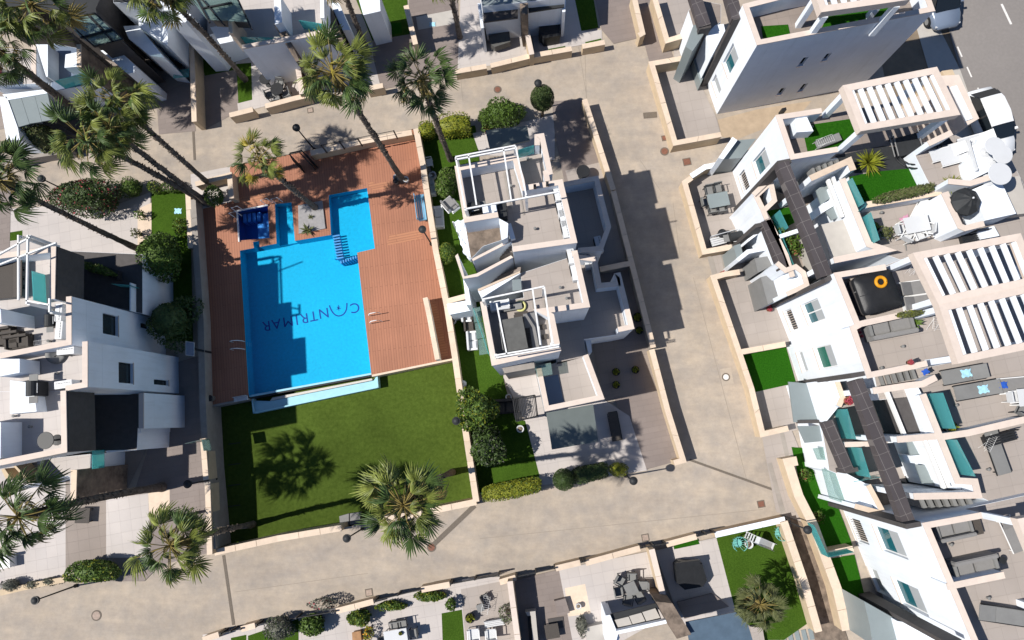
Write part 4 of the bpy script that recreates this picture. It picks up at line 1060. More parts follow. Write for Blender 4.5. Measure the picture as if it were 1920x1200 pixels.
fw('white wall behind the table patio', X('1376,303 1322,313 1296,330'), 1.0, cm='white_render')
fw('cream wall in front of the patio with the dining table', X('1297,333 1284,342 1321,472 1372,463'), 1.0)
fw('cream wall in front of the long brown terrace', X('1387,510 1360,514 1338,520 1386,660 1409,728 1430,814 1478,803'), 1.0)
fw('cream divider between the brown terrace and the bright lawn', X('1389,660 1473,645'), 1.0)
fw('wide cream wall between the alley and the lower right lawns', X('1495,864 1478,867 1498,930 1526,985 1570,1105 1588,1182'), 1.1, th=.42)
fw('cream divider between the two lowest bright lawns', X('1546,1040 1600,1029'), 1.0)
fw('cream wall on the left side of the sunken alley', X('1470,978 1508,1090 1535,1185'), 1.1, th=.34)
fw('long white topped wall between the lower road and the wire chairs', X('1341,1003 1472,974'), .9, cm='white_render')
fw('garden wall outside the garden with the big covered lounger', X('1250,1021 1306,1006'), .8)
fw('garden wall outside the light dining patio', X('1098,1056 1200,1028'), .8)
fw('garden wall beside the brown terrace on the lower road', X('1042,1066 1088,1055'), .8)
fw('garden wall end above the terrace with yellow plants', X('937,1092 967,1083'), .8)
fw('divider wall between yellow plants and brown terrace', X('956,1090 976,1240'), 1.5, cm='coping_pink')
fw('divider wall of pinkish stone beside the covered lounger', X('1222,1030 1247,1132'), 1.5, cm='coping_pink')
fw('garden wall above the small shrubs at the bottom', X('630,1146 700,1128'), .8)
fw('garden wall above the low green planting', X('790,1106 843,1096'), .8)
fw('garden wall at the bottom left corner of the lower row', X('380,1200 410,1190'), .8)
fw('garden wall with a gate pillar above the bottom lawn', X('452,1180 478,1173'), .8)
fw('low cream wall beside the left driveway below the lawn palms', X('352,358 357,465'), .9)
fw('cream posts wall along the side path near the glass panel', X('380,822 386,900'), 1.1)
fw('cream wall of the lower left driveway', X('389,908 393,1040'), 1.1)
fw('stone topped wall behind the low grey plants lower left', X('0,1112 60,1098 120,1087'), .5, cm='sand_wall')
fw('dark grey wall below the flowering shrub row upper left', X('10,305 60,292 130,282'), .8, wm='grey_wall', cm='grey_wall')
# black railing and mesh fence above the deck wall
rf = thing('deck_fence', 'wire mesh fence with dark posts above the pool deck wall', 'fence', W(600, 280, .75))
for x, y in X('602,272 636,265 670,259 705,252 738,245'): 
    p = W(x, y, 1.9); prism_w('post', [p.xy + Vector(v) for v in ((-.03, -.03), (.03, -.03), (.03, .03), (-.03, .03))], 1.9, .76, 'dark_metal', rf)
for z in (1.25, 1.85): beam(rf, (602, 272), (738, 245), z, .025, .03, 'dark_metal', 'rail')
gt = thing('pool_gate', 'dark metal gate frame at the pool entrance beside the small palm', 'gate', W(540, 290, 0))
for a, b in (((542, 288), (550, 302)), ((560, 284), (572, 296)), ((565, 282), (578, 293))): beam(gt, a, b, 1.9, .05, 1.9, 'dark_metal', 'gate_post')
beam(gt, (543, 287), (566, 282), 1.95, .06, .06, 'dark_metal', 'top_bar')
sw = thing('spa_rail', 'white pipe rail round the small dark blue pool', 'railing', W(446, 397, 0))
G0 = lambda x, y: W(x, y, 0) - W(446, 397, 0)
for pts in (((445, 396), (503, 385)), ((445, 396), (449, 454))):
    a, b = [G0(*q) for q in pts]; g = G(); g.tube([a + Vector((0, 0, .05)), b + Vector((0, 0, .05))], .05, 6); g.out('kerb_rail', 'white_metal', sw)
for q in ((445, 398), (499, 384), (441, 408), (518, 382)):
    a = G0(*q); g = G(); g.tube([a, a + Vector((0, 0, .85)), a + Vector((.35, .1, .85)), a + Vector((.38, .1, 0))], .022, 6); g.out('handrail', 'white_metal', sw)
# ================================================================== HOUSES
def house(name, label, px, z=0): return thing(name, label, 'house', W(px[0], px[1], z).xy.to_3d(), 'white terraced houses')
HG = 'white terraced houses'
# ---- centre block, upper house
h = house('terraced_house', 'upper house of the centre block, white frame over an open roof terrace', (960, 400))
ZT, ZF = 8.0, 6.9
block(h, T('C1', '445 345 1000 240 1085 515 1412 463 1545 1030 970 1112 925 850 838 800 530 850'), ZT, ZF, 0, par=[0, 1, 2, 3, 4, 7, 8])
block(h, T('C1', '1006 200 1165 155 1165 60 1245 48 1325 410 1290 420 1300 474 1083 510'), ZT, ZF - .01, 0, par=[1, 2, 3, 4, 5])
glass_rail(h, T('C1', '1010 198 1160 155'), ZF)
block(h, T('C1', '1425 488 1735 430 1775 600 1850 890 1775 1100 1560 1120 1545 1040'), 4.4, 3.2, 0, 'terrace_tile', par=[0, 1, 2, 3, 4])
block(h, T('C1', '535 852 838 802 865 1010 700 1065 590 1180'), 6.2, 6.2, 0, 'stone_clad', par=[])
sub(h, 'stair_wall', T('C1', '600 1180 965 990 972 1010 610 1196'), 6.9, 0, 'white_render'); sub(h, 'coping', T('C1', '598 1178 966 986 974 1012 608 1198'), 6.95, 6.901, 'coping_pink')
sub(h, 'stair_wall', T('C2', '450 0 470 -20 530 185 640 160 950 -4 968 12 650 182 520 204'), 6.7, 0, 'white_render'); sub(h, 'coping', T('C2', '448 0 472 -22 532 183 640 158 950 -6 970 12 650 185 518 206'), 6.75, 6.701, 'coping_pink')
stair(h, T('C1', '975 1040 985 1100'), T('C1', '640 1195 700 1240'), 6.4, 3.4, 14)
beam(h, T('C1', '930 860 930 860')[0], T('C1', '970 1000 970 1000')[0], 7.2, .22, 1.3, 'white_render', 'parapet'); sub(h, 'parapet', T('C1', '840 812 925 858 920 985 868 1010'), 7.8, 6.7, 'white_render')
# kitchen box and glazed stair lid
sub(h, 'kitchen_box', T('C1', '690 690 795 680 800 765 700 775'), 7.7, 6.9, 'white_render'); sub(h, 'stair_lid', T('C1', '818 672 908 660 915 790 845 805'), 7.7, 6.9, 'charcoal')
sub(h, 'kitchen_wall', T('C1', '795 672 818 668 828 790 806 795'), 7.9, 6.9, 'white_render')
sub(h, 'floor_joint', T('C1', '880 400 900 398 955 715 935 720'), 6.93, 6.9, 'grey_wall'); sub(h, 'floor_joint', T('C1', '975 385 992 383 1075 780 1060 784'), 6.93, 6.9, 'grey_wall')
ZP = 9.1
for s in ('450 258 990 155', '545 726 1375 572', '452 262 536 722', '568 243 640 692', '882 180 952 645', '990 158 1088 605', '452 282 992 180'):
    q = T('C1', s); beam(h, q[0], q[1], ZP, .065, .10, 'white_metal', 'pergola_beam')
for s in ('455 262', '985 160', '540 722', '1088 603'):
    x, y = T('C1', s)[0]; p = W(x, y, ZP); prism_w('pergola_post', [p.xy + Vector(v) for v in ((-.06, -.06), (.06, -.06), (.06, .06), (-.06, .06))], ZP - .141, ZF, 'white_metal', h)
for s in ('1165 520', '1278 497'):
    x, y = T('C1', s)[0]; p = W(x, y, 8.3); prism_w('chimney_pipe', [p.xy + Vector(v) for v in ((-.06, -.06), (.06, -.06), (.06, .06), (-.06, .06))], 8.35, 8.0, 'dark_metal', h)
sub(h, 'awning', T('C1', '720 20 1095 -20 1120 110 760 190'), 3.0, 2.85, 'grey_canopy')
glass_rail(h, T('C2', '610 470 750 885'), 3.2)
sub(h, 'porch_roof', T('C1', '1170 100 1220 95 1215 185 1172 188'), 7.02, 6.9, 'stone_clad')
# ---- centre block, lower house
h2 = house('terraced_house', 'lower house of the centre block with dining set and yellow mat on its roof', (990, 600))
ZT, ZF = 7.4, 6.3
block(h2, T('C2', '675 412 1060 336 1030 112 1494 -40 1545 -50 1660 457 1300 507 1335 525 1400 850 780 985'), ZT, ZF, 0, par=[3, 4, 5, 6, 7, 8, 9])
sub(h2, 'stair_wall', T('C2', '652 300 1030 138 1036 158 690 375 660 330'), 6.6, 0, 'white_render'); sub(h2, 'coping', T('C2', '650 298 1030 136 1034 150 662 318'), 6.65, 6.601, 'coping')
sub(h2, 'stair_box', T('C2', '960 215 1040 208 1048 305 965 315'), 6.9, 6.3, 'skylight')
stair(h2, T('C2', '1040 95 1035 135'), T('C2', '670 245 660 290'), 5.8, 3.0, 13)
sub(h2, 'front_parapet', T('C2', '520 200 560 232 592 440 548 440'), 4.2, 0, 'white_render'); sub(h2, 'shed_roof', T('C2', '372 432 560 400 590 490 400 528'), 2.4, 0, 'white_render')
for s in ('690 390 1250 272', '820 425 912 882', '1145 300 1215 800', '1250 275 1322 785', '805 895 1385 795', '812 915 1385 815'):
    q = T('C2', s); beam(h2, q[0], q[1], 8.7, .065, .10, 'white_metal', 'pergola_beam')
for s in ('700 392', '1245 278', '812 890', '1318 790'):
    x, y = T('C2', s)[0]; p = W(x, y, 8.7); prism_w('pergola_post', [p.xy + Vector(v) for v in ((-.06, -.06), (.06, -.06), (.06, .06), (-.06, .06))], 8.559, ZF, 'white_metal', h2)
sub(h2, 'floor_joint', T('C2', '1135 400 1150 398 1215 780 1200 784'), 6.33, 6.3, 'grey_wall'); sub(h2, 'floor_joint', T('C2', '1238 400 1252 398 1320 770 1308 772'), 6.33, 6.3, 'grey_wall')
block(h2, X('1086,478 1118,482 1127,531 1154,528 1152,513 1163,511 1189,616 1160,622 1098,631 1102,664 1045,680 1040,600'), 4.4, 3.2, 0, 'terrace_tile', par=[0, 1, 2, 3, 4, 5, 6])
block(h2, X('1006,690 1022,771 1133,748 1102,664 1045,676'), 4.3, 3.2, 0, 'terrace_tile', par=[0, 1, 2])
sub(h2, 'stair_well', X('1018,708 1046,702 1058,757 1026,764'), 3.215, 3.2, 'car_blue')
sub(h2, 'wall', X('1096,632 1101,624 1165,611 1168,622 1108,638 1110,660 1104,664'), 2.6, 0, 'white_render')
sub(h2, 'awning', X('1024,774 1112,758 1122,828 1035,843'), 2.9, 2.8, 'grey_canopy')
for s in ('1026,776', '1110,760', '1120,826', '1037,841'):
    x, y = X(s)[0]; p = W(x, y, 2.8); prism_w('awning_post', [p.xy + Vector(v) for v in ((-.04, -.04), (.04, -.04), (.04, .04), (-.04, .04))], 2.799, 0, 'dark_metal', h2)
for q in ('885,577 900,575 904,602 889,605', '890,606 905,603 910,633 894,636', '896,637 911,634 916,663 899,666'): sub(h2, 'glass_canopy', X(q), 3.1, 3.07, 'glass_clear')
glass_rail(h2, X('1000,690 1030,684'), 3.2); sub(h2, 'glass_canopy', X('1001,685 1033,680 1036,702 1008,707'), 4.3, 4.27, 'glass_clear')
sub(h2, 'timber_bay', X('940,688 1000,672 1003,690 946,700'), 5.0, 0, 'grey_wall')
# ---- left block
def left_house(label, s_out, par, extra=None, zt=7.7, zf=6.6):
    return None
L1 = house('terraced_house', 'left block house with thin white metal frame and dark lower terrace', (60, 510))
block(L1, T('A2', '-300 60 -10 -20 500 -85 490 385 350 400 250 600 -300 640'), 8.2, 7.1, 6.2, 'light_paving', par=[0, 1, 2])
sub(L1, 'wall', T('A2', '-400 60 -10 -20 300 -60 290 420 -400 700'), 6.19, 0, 'dark_clad_plain')
for s in ('-150 60 265 -170', '-150 130 500 -120', '160 -190 160 395', '245 -190 235 430', '230 400 440 440', '440 380 440 505'):
    q = T('A2', s); beam(L1, q[0], q[1], 9.2, .065, .10, 'white_metal', 'pergola_beam')
for s in ('165 -180', '245 -185', '235 425', '440 500'):
    x, y = T('A2', s)[0]; p = W(x, y, 9.2); prism_w('pergola_post', [p.xy + Vector(v) for v in ((-.06, -.06), (.06, -.06), (.06, .06), (-.06, .06))], 9.059, 7.1, 'white_metal', L1)
sub(L1, 'shade_panel', T('A2', '502 -88 509 -88 499 388 492 388'), 8.13, 6.2, 'dark_clad_plain', 8.2)  # dark panel stands in for the shaded void below the coping
block(L1, T('A2', '500 -90 1175 -60 1175 490 650 370 500 370'), 4.3, 3.2, 0, 'dark_clad_plain', par=[])  # dark floor colour stands in for shade on the lower terrace
sub(L1, 'stair_box', T('A2', '-250 420 5 480 12 600 -250 570'), 9.2, 7.1, 'white_render')
sub(L1, 'planter', T('A2', '730 20 1060 130 1060 210 730 110'), 3.6, 3.2, 'charcoal')
glass_rail(L1, T('A2', '1000 250 1170 262'), 3.2, .9, 'glass'); glass_rail(L1, T('A2', '285 130 300 400'), 7.1, .9, 'glass')
L2 = house('terraced_house', 'left block house with bluish shaded side wall and two dark windows, nearer the pool', (60, 600))
P2 = block(L2, T('A2', '-300 330 570 372 640 362 640 795 -300 980'), 8.17, 7.075, 0, 'light_paving', par=[2, 3], facades={2: [('px', T('A2', '925 515 1060 540 1060 720 925 700'), 'dark'), ('px', T('A2', '1265 600 1340 610 1340 655 1265 650'), 'slot')]})
sub(L2, 'side_wall', T('A2', '1166 240 1177 240 1177 495 1166 495'), 3.7, 0, 'white_render')
L3 = house('terraced_house', 'left block house with the satellite dish in its roof corner', (60, 700))
block(L3, T('A3', '-300 -220 -260 -290 785 -385 785 25 590 60 -300 70'), 8.15, 7.05, 0, 'light_paving', par=[2, 3], facades={2: [('px', T('A2', '1068 955 1195 965 1195 1150 1068 1140'), 'dark'), ('px', T('A2', '1385 1110 1515 1120 1515 1165 1385 1158'), 'slot')]})
sub(L3, 'stair_box', T('A2', '-10 930 176 925 176 1050 -10 1085'), 8.4, 7.1, 'white_render')
sub(L3, 'stair_box', T('A2', '90 1120 280 1140 300 1200 330 1400 90 1420'), 7.8, 7.1, 'white_render')
L4 = house('terraced_house', 'left block house with round table behind the parapet and stone fin below', (60, 800))
sub(L4, 'wall', T('A3', '-400 70 380 68 400 600 -400 750'), 6.19, 0, 'dark_clad_plain')
block(L4, T('A3', '-300 60 590 58 600 612 -300 790'), 8.2, 7.1, 6.2, 'light_paving', par=[1, 2])
sub(L4, 'shade_panel', T('A3', '592 64 599 64 609 612 602 615'), 8.13, 6.2, 'dark_clad_plain', 8.2)  # dark panel in place of shade, hung below the coping
block(L4, T('A3', '600 80 1290 80 1290 400 1140 400 1130 600 600 615'), 4.2, 3.2, 0, 'dark_clad_plain', par=[1])  # terrace floor coloured dark in place of its shade
sub(L4, 'stair_box', T('A3', '-250 345 8 345 4 670 -250 720'), 8.4, 7.1, 'white_render')
sub(L4, 'skylight', T('A3', '832 450 1145 440 1160 565 832 615'), 3.0, 2.9, 'skylight')
glass_rail(L4, T('A3', '700 620 830 600 830 768'), 3.2); 
block(L4, T('A3', '-200 730 690 640 685 780 640 1060 500 980 500 860 480 840 -200 1000'), 4.2, 3.1, 0, 'light_paving', par=[])
sub(L4, 'stone_fin', T('A3', '640 775 690 775 680 1060 635 1060'), 4.4, 0, 'stone_clad'); sub(L4, 'coping', T('A3', '638 773 692 773 682 1062 633 1062'), 4.45, 4.401, 'coping')
sub(L4, 'wall', T('A3', '950 605 1205 540 1265 540 1265 580 960 620'), 2.6, 0, 'white_render'); sub(L4, 'wall', T('A3', '1205 400 1265 400 1265 440 1205 440'), 3.0, 0, 'white_render')
sub(L4, 'wall', T('A3', '10 770 40 760 100 850 60 870'), 4.3, 3.1, 'sand_wall'); sub(L4, 'wall', T('A3', '105 725 130 722 285 890 262 892'), 4.3, 3.1, 'sand_wall')
# upper left houses
U0 = house('terraced_house', 'top left house with stone fin and sunlit white gazebo beside', (40, 60))
block(U0, T('A0', '-200 330 320 400 320 680 -200 700'), 4.0, 3.1, 0, 'light_paving', par=[1])
sub(U0, 'wall', T('A0', '325 400 430 400 430 690 415 690'), 4.0, 0, 'white_render'); sub(U0, 'stone_fin', T('A0', '690 400 725 400 728 600 692 600'), 5.4, 0, 'stone_clad'); sub(U0, 'coping', T('A0', '688 398 727 398 730 602 690 602'), 5.45, 5.401, 'coping')
block(U0, T('A0', '430 350 690 400 690 600 860 700 400 790'), 3.6, 3.1, 0, 'car_blue', par=[])
glass_rail(U0, T('A0', '490 730 740 660 860 700'), 3.1, .9); sub(U0, 'terrace_slab', T('A0', '590 490 690 470 690 600 580 610'), 3.9, 3.1, 'white_render')
sub(U0, 'canopy_pane', T('A0', '560 150 780 120 930 270 720 330'), 5.2, 5.17, 'glass_clear'); sub(U0, 'canopy_pane', T('A0', '790 120 850 110 1010 250 940 265'), 5.2, 5.17, 'glass_clear'); sub(U0, 'canopy_pane', T('A0', '725 340 930 285 1000 380 850 410'), 5.2, 5.17, 'glass_clear'); sub(U0, 'canopy_pane', T('A0', '940 280 1010 265 1100 350 1015 375'), 5.2, 5.17, 'glass_clear')
sub(U0, 'shade_block', T('A0', '600 170 860 130 1060 340 860 395'), 4.9, 0, 'dark_clad_plain')  # solid dark block added under the glass canopy to cast shade
for s in ('560 150 850 115', '560 155 845 415', '850 115 1105 350', '845 415 1105 352', '720 335 1010 262', '780 125 1020 378'):
    q = T('A0', s); beam(U0, q[0], q[1], 5.3, .08, .1, 'dark_metal', 'canopy_bar')
block(U0, T('A0', '-300 -300 1000 -300 840 60 850 110 560 150 300 60 -300 0'), 5.0, 4.8, 0, 'charcoal', par=[], wm='dark_clad_plain')
U1 = house('terraced_house', 'top left house with bright white wall behind the garden chairs', (270, 60))
block(U1, T('A0', '1230 0 1510 60 1500 400 1240 230'), 3.6, 3.5, 0, 'white_render', par=[]); sub(U1, 'terrace_slab', T('A0', '1110 235 1240 228 1480 520 1350 500 1160 350'), 3.0, 0, 'white_render')
sub(U1, 'terrace_parapet', T('A0', '905 455 1050 430 1215 590 1210 650 1150 665'), 3.4, 0, 'white_render'); sub(U1, 'planter_box', T('A0', '1350 560 1500 540 1505 600 1410 605'), .5, .03, 'charcoal')
sub(U1, 'glass_screen', T('A0', '1560 640 1700 615 1700 690 1560 705'), .9, .86, 'glass'); block(U1, T('A0', '1000 -300 1900 -300 1600 60 1510 60 1230 5 1000 5'), 5.0, 4.8, 0, 'charcoal', par=[])
sub(U1, 'wall', T('A0', '1440 10 1720 130 1670 200 1540 210'), 5.2, 0, 'white_render')
U2 = house('terraced_house', 'upper house with glass canopy and stone wall behind the shaded dining patio', (470, 40))
block(U2, T('B0', '-40 220 255 120 270 300 355 440 1160 290 1120 0 1090 -200 -40 -200'), 4.2, 3.1, 0, 'light_paving', par=[3])
sub(U2, 'white_panel', T('B0', '65 245 225 220 275 370 155 395'), 3.3, 3.11, 'white_render'); sub(U2, 'fin_wall', T('B0', '225 120 265 120 268 300 235 300'), 5.0, 3.1, 'coping')
sub(U2, 'canopy_pane', T('B0', '0 0 290 -60 430 200 110 180'), 5.2, 5.17, 'glass_clear'); sub(U2, 'canopy_pane', T('B0', '-100 0 0 0 110 180 40 180'), 5.2, 5.17, 'glass_clear')
sub(U2, 'shade_block', T('B0', '-60 -40 280 -60 400 190 80 175'), 4.9, 4.21, 'dark_clad_plain')  # dark block added below these panes for its shade
for s in ('-60 -20 60 200', '290 -60 440 260', '0 70 260 20', '0 0 200 230'):
    q = T('B0', s); beam(U2, q[0], q[1], 5.3, .08, .1, 'dark_metal', 'canopy_bar')
sub(U2, 'terrace_wall', T('B0', '640 -40 700 -40 715 200 650 220'), 4.8, 0, 'white_render'); sub(U2, 'terrace_wall', T('B0', '1055 -40 1090 -40 1095 160 1060 160'), 4.8, 3.1, 'white_render')
glass_rail(U2, T('B0', '300 330 660 340'), 3.1, .9); glass_rail(U2, T('B0', '860 180 1110 220'), 3.1, .9); sub(U2, 'stone_fin', T('B0', '640 220 720 215 870 545 840 555'), 4.0, 0, 'stone_clad')
sub(U2, 'edge_trim', T('B0', '360 440 1160 275 1165 298 365 458'), 3.25, 3.0, 'skylight')
U3 = house('terraced_house', 'upper house with white shelter wall beside the shaded artificial lawn', (640, 20))
sub(U3, 'wall', T('B0', '1150 30 1225 25 1330 270 1260 270'), 3.2, 0, 'white_render'); sub(U3, 'shelter', T('B0', '1390 -60 1590 -60 1600 100 1445 135'), 3.2, 0, 'white_render'); sub(U3, 'stone_fin', T('B0', '1095 60 1150 50 1280 410 1240 400'), 3.6, 0, 'stone_clad')
U4 = house('terraced_house', 'top centre house front in shadow behind the grey covered furniture', (930, 10))
block(U4, T('C0', '640 -260 1450 -340 1440 -60 690 20'), 3.9, 3.5, 0, 'skylight', par=[], wm='white_render')
sub(U4, 'awning', T('C0', '690 -20 1012 -60 1012 160 705 200'), 2.9, 2.8, 'dark_clad_plain'); sub(U4, 'awning', T('C0', '1108 -20 1430 -60 1430 60 1108 110'), 2.9, 2.8, 'charcoal')
sub(U4, 'fin', T('C0', '650 30 680 28 705 250 680 255'), 2.6, 0, 'white_render'); sub(U4, 'fin', T('C0', '1412 -20 1445 -20 1440 105 1412 108'), 2.6, 0, 'white_render'); sub(U4, 'stone_fin', T('C0', '1015 -60 1105 -60 1100 128 1045 128'), 3.4, 0, 'stone_clad')
# ---- right row
R1 = house('terraced_house', 'tall white house at the top right with large blank shaded side wall', (1560, 60))
sl = lambda s: ('px', T('D0', s), 'slot')
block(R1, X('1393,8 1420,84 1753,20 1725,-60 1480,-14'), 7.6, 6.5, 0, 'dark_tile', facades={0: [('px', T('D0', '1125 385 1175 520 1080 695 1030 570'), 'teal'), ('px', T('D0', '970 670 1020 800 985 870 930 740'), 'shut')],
    1: [sl('1705 598 1755 592 1800 515 1760 518'), sl('1512 858 1560 850 1605 790 1565 792'), sl('1705 825 1752 820 1798 752 1760 756'), ('px', T('E0', '92 550 142 545 188 480 150 482'), 'slot')]})
struct_ = lambda n, px, z1, z0, m, p: sub(p, n, px, z1, z0, m)
sub(R1, 'roof_lawn', T('D0', '1380 235 1620 220 1640 310 1400 350'), 6.54, 6.5, 'bright_grass'); sub(R1, 'roof_lawn', T('E0', '180 90 260 70 600 40 780 20 740 150 100 250'), 6.54, 6.5, 'bright_grass')
pass; pergola(R1, T('E0', '20 -100 860 -200 900 -5 95 110'), 9.4, 9, 6.5)
sub(R1, 'white_balcony', T('D0', '875 325 965 225 1040 215 1055 275 930 515'), 3.3, 0, 'white_render'); sub(R1, 'balcony_front', T('D0', '700 420 770 225 830 220 860 310 760 460'), 3.6, 0, 'skylight'); sub(R1, 'balcony_roof', T('D0', '770 545 865 330 930 540 835 755'), .9, 0, 'skylight')
block(R1, T('D0', '850 -100 1060 -60 1060 100 880 230 830 240 760 0'), 4.2, 3.2, 0, 'dark_tile', par=[])
beam(R1, (1300, -20), (1322, 48), 4.2, .62, .4, 'dark_clad'); beam(R1, (1366, -30), (1383, 34), 6.9, .54, .5, 'dark_clad')
def fin(p, px, z, m='dark_clad_plain', deep=.62, th=.2, ang=ROW, name='fin'):
    q = W(*px, z); c, s = math.cos(ang), math.sin(ang)
    prism_w(name, [(q.x + x * c - y * s, q.y + x * s + y * c) for x, y in ((-deep / 2, -th / 2), (deep / 2, -th / 2), (deep / 2, th / 2), (-deep / 2, th / 2))], z, 0, m, p)
fin(R1, (1386, 32), 6.88); fin(R1, (1322, 50), 4.1)
R2 = house('terraced_house', 'right row house with white slatted pergola next to the parked white car', (1600, 240))
block(R2, X('1455,216 1483,299 1572,284 1746,255 1705,171 1540,203'), 7.5, 6.5, 0, 'dark_tile', par=[0, 1, 5], facades={0: [('px', T('D1', '1295 315 1405 170 1460 310 1350 450'), 'teal'), ('px', T('D1', '1170 430 1225 375 1275 520 1225 585'), 'grille')]})
sub(R2, 'roof_lawn', X('1504,236 1600,222 1612,252 1568,280 1515,286'), 6.54, 6.5, 'bright_grass'); pergola(R2, X('1580,160 1757,125 1801,215 1614,246'), 9.4, 10, 6.5)
pass; sub(R2, 'white_box', T('D0', '1680 1040 1780 1030 1850 1180 1700 1190'), 7.3, 6.5, 'white_render')
pass
sub(R2, 'path_roof', X('1765,142 1798,140 1836,222 1812,236'), 6.9, 0, 'coping_pink'); sub(R2, 'roof_panel', X('1783,163 1794,160 1824,222 1812,226'), 6.98, 6.9, 'white_render'); sub(R2, 'terrace_slab', X('1766,133 1786,130 1794,148 1776,152'), 6.0, 0, 'sand_wall')
sub(R2, 'side_wall', T('D1', '995 270 1120 80 1165 110 1040 280'), 2.6, 0, 'white_render'); sub(R2, 'side_roof', T('D1', '1040 280 1165 110 1335 95 1200 270'), 2.2, 0, 'skylight')
# mid terrace between the second and third houses
RM = house('terraced_house', 'right row house with roof lawn, glass rail and round black parasol', (1700, 370))
ZF = 6.5
block(RM, X('1590,303 1640,292 1720,270 1790,250 1900,300 1985,470 1980,500 1700,490 1661,476 1617,480 1600,420'), 6.6, ZF, 0, 'terrace_tile', par=[])
for s in ('0 452 350 292 385 380',):
    z = 7.5
    P = [W(x, y, z).xy for x, y in T('E1', s)]; wall_parts(RM, P, z, 3.2, .12, .12, 'white_render', 'coping', stone=0)
P = [W(x, y, 7.5).xy for x, y in T('E1', '285 455 525 1045 675 1095 210 1190')]; wall_parts(RM, P, 7.5, 3.2, .12, .12, 'white_render', 'coping_pink', stone=0)
P = [W(x, y, 7.5).xy for x, y in T('E1', '505 690 1180 575')]; wall_parts(RM, P, 7.5, ZF, .12, .12, 'white_render', 'coping', stone=0)
sub(RM, 'rubber_floor', T('E1', '220 250 650 160 1050 200 980 355 620 395 400 405'), 6.53, ZF, 'charcoal'); sub(RM, 'roof_lawn', T('E1', '350 440 560 395 980 355 1060 530 620 640 450 668'), 6.56, ZF, 'bright_grass')
glass_rail(RM, T('E1', '372 445 485 680'), ZF, 1.5, 'glass'); glass_rail(RM, T('E1', '540 755 622 1010'), ZF, 1.6, 'glass'); glass_rail(RM, T('E1', '430 750 500 690'), ZF, 1.1, 'glass')
block(RM, T('E1', '1050 120 1260 20 1330 110 1310 185 1430 90 1640 35 1800 310 1700 440 1440 520 1240 500'), 8.6, 7.4, 0, 'terrace_tile', par=[0, 8, 7])
sub(RM, 'roof_opening', T('E1', '1075 100 1240 75 1285 140 1110 175'), 7.42, 7.4, 'charcoal'); sub(RM, 'white_roof', T('E1', '1510 90 1660 70 1770 310 1440 470 1400 300'), 8.0, 7.0, 'white_render')
block(RM, T('E1', '1180 590 1240 570 1450 560 1570 880 1390 925 1330 900'), 8.4, 7.2, 0, 'terrace_tile', par=[0, 4, 5, 3]); sub(RM, 'white_roof', T('E1', '1440 560 1700 450 1850 770 1580 830'), 8.2, 6.5, 'white_render')
sub(RM, 'white_roof', T('E1', '1700 460 1880 430 1990 760 1840 780'), 7.2, 0, 'warm_slab'); sub(RM, 'roof_slab', T('E1', '1500 920 1650 880 1700 970 1540 1000'), 7.0, 6.5, 'white_render')
block(RM, X('1413,366 1446,335 1480,350 1575,340 1590,385 1625,478 1560,505 1525,500 1482,520 1470,480'), 4.3, 3.2, 0, 'dark_tile', par=[0, 8, 9])
sub(RM, 'balcony_lawn', T('D1', '1405 750 1640 710 1680 850 1520 940'), 3.25, 3.2, 'bright_grass'); sub(RM, 'stair_box', T('E1', '90 870 345 815 465 1130 190 1190'), 6.4, 3.2, 'warm_slab')
sub(RM, 'skylight', T('E1', '50 560 150 480 215 600 95 690'), 6.0, 5.9, 'skylight'); sub(RM, 'skylight', T('E1', '130 740 220 695 260 800 190 830'), 6.0, 5.9, 'skylight'); sub(RM, 'skylight_frame', T('E1', '95 690 210 630 225 690 110 760'), 6.1, 3.2, 'white_render')
for s in ('160 460 290 800', '200 430 325 780'): q = T('E1', s); beam(RM, q[0], q[1], 6.8, .14, .2, 'white_metal', 'awning_rail')
beam(RM, (1579, 345), (1583, 404), 6.7, .1, .2, 'stone_clad', 'awning_roll')
for i in range(7): sub(RM, 'step', [(1521 + i * 11.3, 316 - i * 4.2), (1526 + i * 11.3, 314 - i * 4.2), (1530 + i * 11.3, 324 - i * 4.2), (1525 + i * 11.3, 326 - i * 4.2)], 6.2 + i * .03, 3.2, 'grey_slats')
beam(RM, (1468, 304), (1550, 517), 7.5, .54, .5, 'dark_clad'); fin(RM, (1471, 303), 7.48); beam(RM, (1437, 413), (1471, 503), 4.3, .52, .45, 'dark_clad'); fin(RM, (1428, 421), 4.28)
P = [W(x, y, 4.4).xy for x, y in T('D1', '1310 600 1460 455 1500 650 1400 745 1430 820')]; wall_parts(RM, P, 4.4, 0, .1, .1, 'white_render', 'coping_pink', stone=0)
glass_rail(RM, T('D1', '1545 735 1625 900'), 3.2, 1.3); glass_rail(RM, X('1462,430 1490,500'), 3.2)
P = [W(x, y, 4.3).xy for x, y in T('D1', '1520 985 1720 920')]; wall_parts(RM, P, 4.3, 3.2, .1, .1, 'white_render', None)
sub(RM, 'porch_wall', T('D1', '1150 1180 1250 1095 1420 1065 1420 1100 1270 1130 1180 1200'), 2.6, 0, 'white_render'); sub(RM, 'porch_wall', T('D1', '1130 1060 1190 1040 1215 1130 1160 1180'), 2.4, 0, 'skylight'); sub(RM, 'porch_wall', T('D1', '1255 1000 1370 920 1378 935 1265 1020'), 2.6, 0, 'white_render')
P = [W(x, y, 4.4).xy for x, y in T('D2', '1520 60 1600 130 1690 95 1760 150 1790 260 1610 340')]; wall_parts(RM, P, 4.4, 0, .1, .1, 'white_render', 'coping_pink', stone=0)
sub(RM, 'balcony_floor', T('D2', '1525 70 1600 130 1690 95 1760 150 1790 260 1610 345'), 3.6, 0, 'white_render')
